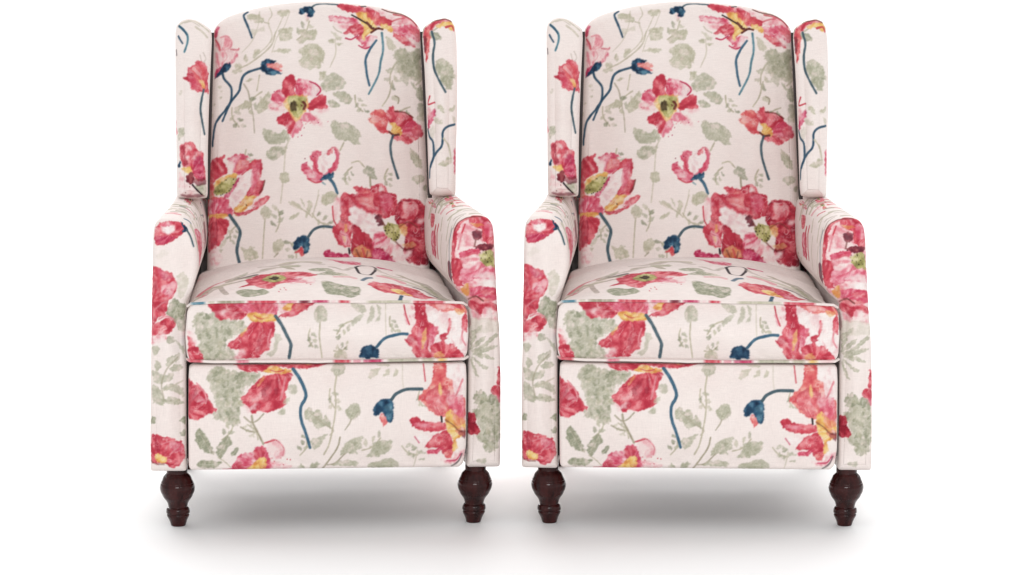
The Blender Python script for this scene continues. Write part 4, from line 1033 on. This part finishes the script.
def piping(path_px, y, rad, segs, wob):
    P = []
    x = np.linspace(path_px[0][0], path_px[-1][0], 420)
    r = np.interp(x, [p[0] for p in path_px], [p[1] for p in path_px]) + (fbm(x * .03, x * 0, wob) - .5) * 1.2
    yy = np.interp(x, [p[0] for p in path_px], [p[2] for p in path_px]) + y
    X, Y, Z = lift(x, r, yy)
    V, F, T = tube(np.c_[X, Y, Z], rad)
    px = np.repeat(x, 8); rgb = np.empty((len(px), 3)); rgb[:] = CREAM
    for a, b, k in segs:
        m = (px >= a) & (px < b); n = vnoise(px[m] * .5, px[m] * 0, 3)[:, None]
        c = np.array(PAL[k][1] if k in PAL else STEM[k], float); w = np.clip(np.minimum(px[m] - a, b - px[m]) / 4, 0, 1)[:, None] * (.55 + .5 * n)
        rgb[m] = rgb[m] * (1 - w) + c * w
    return make_mesh('piping', V, F, T, FAB, cushion, rgb)


piping([(187.5, 306, .016), (191, 303.4, .004), (215, 302.4, -.006), (325, 302.6, -.008), (440, 303.8, -.006), (463, 305, .004), (467, 307.5, .016)], -.0215, .0027,
       [(190, 207, 'teal'), (207, 216, 'olive'), (216, 246, 'twig'), (246, 278, 'red'), (278, 298, 'pink'), (298, 311, 'maro'), (311, 330, 'mag'), (330, 337, 'pale'), (337, 351, 'red'), (365, 412, 'olive'), (412, 446, 'red')], 71)
piping([(187, 358.5, .018), (190, 360.6, .004), (215, 361.6, -.004), (260, 361.8, -.006), (300, 362.2, -.006), (325, 362.4, -.006), (440, 362, -.004), (464, 361.4, .004), (468, 359, .018)], -.0215, .0030,
       [(187, 204, 'red'), (235, 250, 'pink'), (332, 352, 'red'), (352, 362, 'pink'), (362, 384, 'mag'), (386, 420, 'sage'), (420, 436, 'olive'), (436, 448, 'yel'), (448, 464, 'pale')], 72)

# footrest panel
FRP = [(191, 469.7), (459.5, 469.3), (463.4, 465.5), (466.2, 448), (466.8, 380), (466.2, 366.5), (463, 364.6), (325, 365), (193, 364.6), (189.4, 367), (188.8, 380), (188.6, 420), (189, 466)]
stuffed('footrest', cloth_footrest(), FRP, (0, 1, 5, 9), 1.5, 4.0, -.012, .05, bulge=.012, taper=0, seed=7, bp=(.3, .7), wr=.0025)

# outside back and under-seat frame
plain = cloth_plain(41)
lean_o = lambda px, row: 0.60 + np.clip(300 - row, 0, 400) * 0.00030
BP = [(192, 405), (450, 405), (447, 200), (438, 70), (432, 44), (410, 26), (380, 19), (318, 15), (262, 19), (232, 28), (204, 44), (199, 70), (192, 200)]
stuffed('outside_back', plain, BP, (0, 1, 4, 10), 4.0, 4.0, 0.0, .08, ylean=lean_o, taper=.05, seed=8)


def box(name, x0, x1, y0, y1, z0, z1, mat, bev=.006):
    xs = (x0, x0 + bev, x1 - bev, x1); V = []
    import itertools
    P = np.array(list(itertools.product((x0, x1), (y0, y1), (z0, z1))), float)
    V = []; F = []
    c = P.mean(0)
    # chamfered box: three points per corner
    for p in P:
        for ax in range(3):
            q = p.copy()
            for k in range(3):
                if k != ax: q[k] += bev * np.sign(c[k] - q[k])
            V.append(q)
    V = np.array(V)
    import bmesh
    bm = bmesh.new()
    vs = [bm.verts.new(v) for v in V]
    bmesh.ops.convex_hull(bm, input=vs)
    me = bpy.data.meshes.new(name); bm.to_mesh(me); bm.free(); me.materials.append(mat)
    o = bpy.data.objects.new(name, me); C.objects.link(o); o.parent = chair
    return o


box('seat_gap_shade', -.300, .283, .050, .615, .215, .335, GAP_SHADE)  # added near-black box so crevices between the panels look shaded
box('gap_backing', -.305, .287, .022, .046, .142, .340, GAP_SHADE)  # added near-black board that gives the gaps beside the footrest their shade
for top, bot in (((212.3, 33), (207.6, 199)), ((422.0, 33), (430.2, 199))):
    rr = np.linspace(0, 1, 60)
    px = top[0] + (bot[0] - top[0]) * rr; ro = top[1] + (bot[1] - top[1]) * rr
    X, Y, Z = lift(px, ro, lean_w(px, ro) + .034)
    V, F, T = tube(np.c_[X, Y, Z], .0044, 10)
    make_mesh('seam_shade', V, F, T, GAP_SHADE, chair)  # near-black tube added between wing and backrest as the seam's shadow

# turned legs
PROF = [(.0217, .140), (.0217, .120), (.0214, .1100), (.0219, .1075), (.0262, .1030), (.0285, .1000), (.0315, .0930), (.0334, .0890), (.0334, .0878), (.0350, .0845), (.0359, .0780), (.0345, .0700), (.0318, .0640), (.0289, .0580), (.0240, .0515), (.0212, .0465), (.0197, .0410), (.0195, .0385),
        (.0216, .0372), (.0236, .0340), (.0242, .0290), (.0238, .0262), (.0222, .0250), (.0222, .0240), (.0232, .0222), (.0224, .0190), (.0192, .0130), (.0168, .0070), (.0152, .0015), (.0140, .0000)]
for px, row, y, ln in ((176.9, 480, .066, (.0035, 0)), (476.4, 478, .040, (-.0055, 0))):
    X, Y, Z = lift(px, row, y)
    V, F, T = lathe(PROF, float(X), float(Y), lean=ln)
    make_mesh('leg', V, F, T, WOOD, chair)
REAR = [(.022, .150), (.022, .118), (.021, .08), (.018, .03), (.016, .004), (.014, .0)]
for x in (-.305, .255):
    V, F, T = lathe(REAR, x, .60 + x * TURN, lean=(0, .03), n=28)
    make_mesh('leg', V, F, T, WOOD, chair)

# ------------------------------------------------------------------ the pair
CAM_X = 0.0
AZ = math.atan(185.25 / (S0 * DIST)); RANGE = DIST * 1.0029
LABELS = ("left one of two matching cream armchairs printed with red poppies, standing on the white floor",
          "right one of two matching cream armchairs printed with red poppies, standing on the white floor")


def place(o, sgn, label):
    o.location = (sgn * RANGE * math.sin(AZ), RANGE * math.cos(AZ) - DIST, 0)
    o.rotation_euler = (0, 0, -sgn * AZ)
    o['label'] = label; o['category'] = 'armchair'; o['group'] = 'matching floral wingback armchairs'


second = chair.copy(); C.objects.link(second)
for ch in list(chair.children):
    c2 = ch.copy(); C.objects.link(c2); c2.parent = second
    for g in ch.children:
        g2 = g.copy(); C.objects.link(g2); g2.parent = c2
place(chair, -1, LABELS[0]); place(second, 1, LABELS[1])

# ------------------------------------------------------------------ floor
me = bpy.data.meshes.new('floor')
me.from_pydata([(-30, -6, 0), (30, -6, 0), (30, 60, 0), (-30, 60, 0)], [], [(0, 1, 2, 3)])
me.materials.append(FLOOR)
fl = bpy.data.objects.new('floor', me); C.objects.link(fl); fl['kind'] = 'structure'

# ------------------------------------------------------------------ light
W = bpy.data.worlds.new('World'); bpy.context.scene.world = W; W.use_nodes = True
bg = W.node_tree.nodes['Background']; bg.inputs['Color'].default_value = (1, 1, 1, 1); bg.inputs['Strength'].default_value = WORLD


def area(name, loc, target, size, power, col=(1, 1, 1)):
    l = bpy.data.lights.new(name, 'AREA'); l.shape = 'RECTANGLE'; l.size, l.size_y = size; l.energy = power; l.color = col
    o = bpy.data.objects.new(name, l); C.objects.link(o); o.location = loc
    from mathutils import Vector
    o.rotation_euler = (Vector(target) - Vector(loc)).to_track_quat('-Z', 'Y').to_euler()
    return o


for a in LAMPS: area(*a)

# ------------------------------------------------------------------ camera
cam = bpy.data.cameras.new('camera'); co = bpy.data.objects.new('camera', cam); C.objects.link(co)
co.location = (0, -DIST, EYE); co.rotation_euler = (math.pi / 2, 0, 0)
cam.sensor_width = 36; cam.lens = FOC / 1024 * 36
cam.shift_x = 1.0 / 1024; cam.shift_y = -(287.5 - MID) / 1024
cam.clip_end = 200
sc = bpy.context.scene; sc.camera = co
sc.view_settings.view_transform = 'Standard'; sc.view_settings.look = 'None'; sc.view_settings.exposure = 0
sc.render.engine = 'CYCLES'
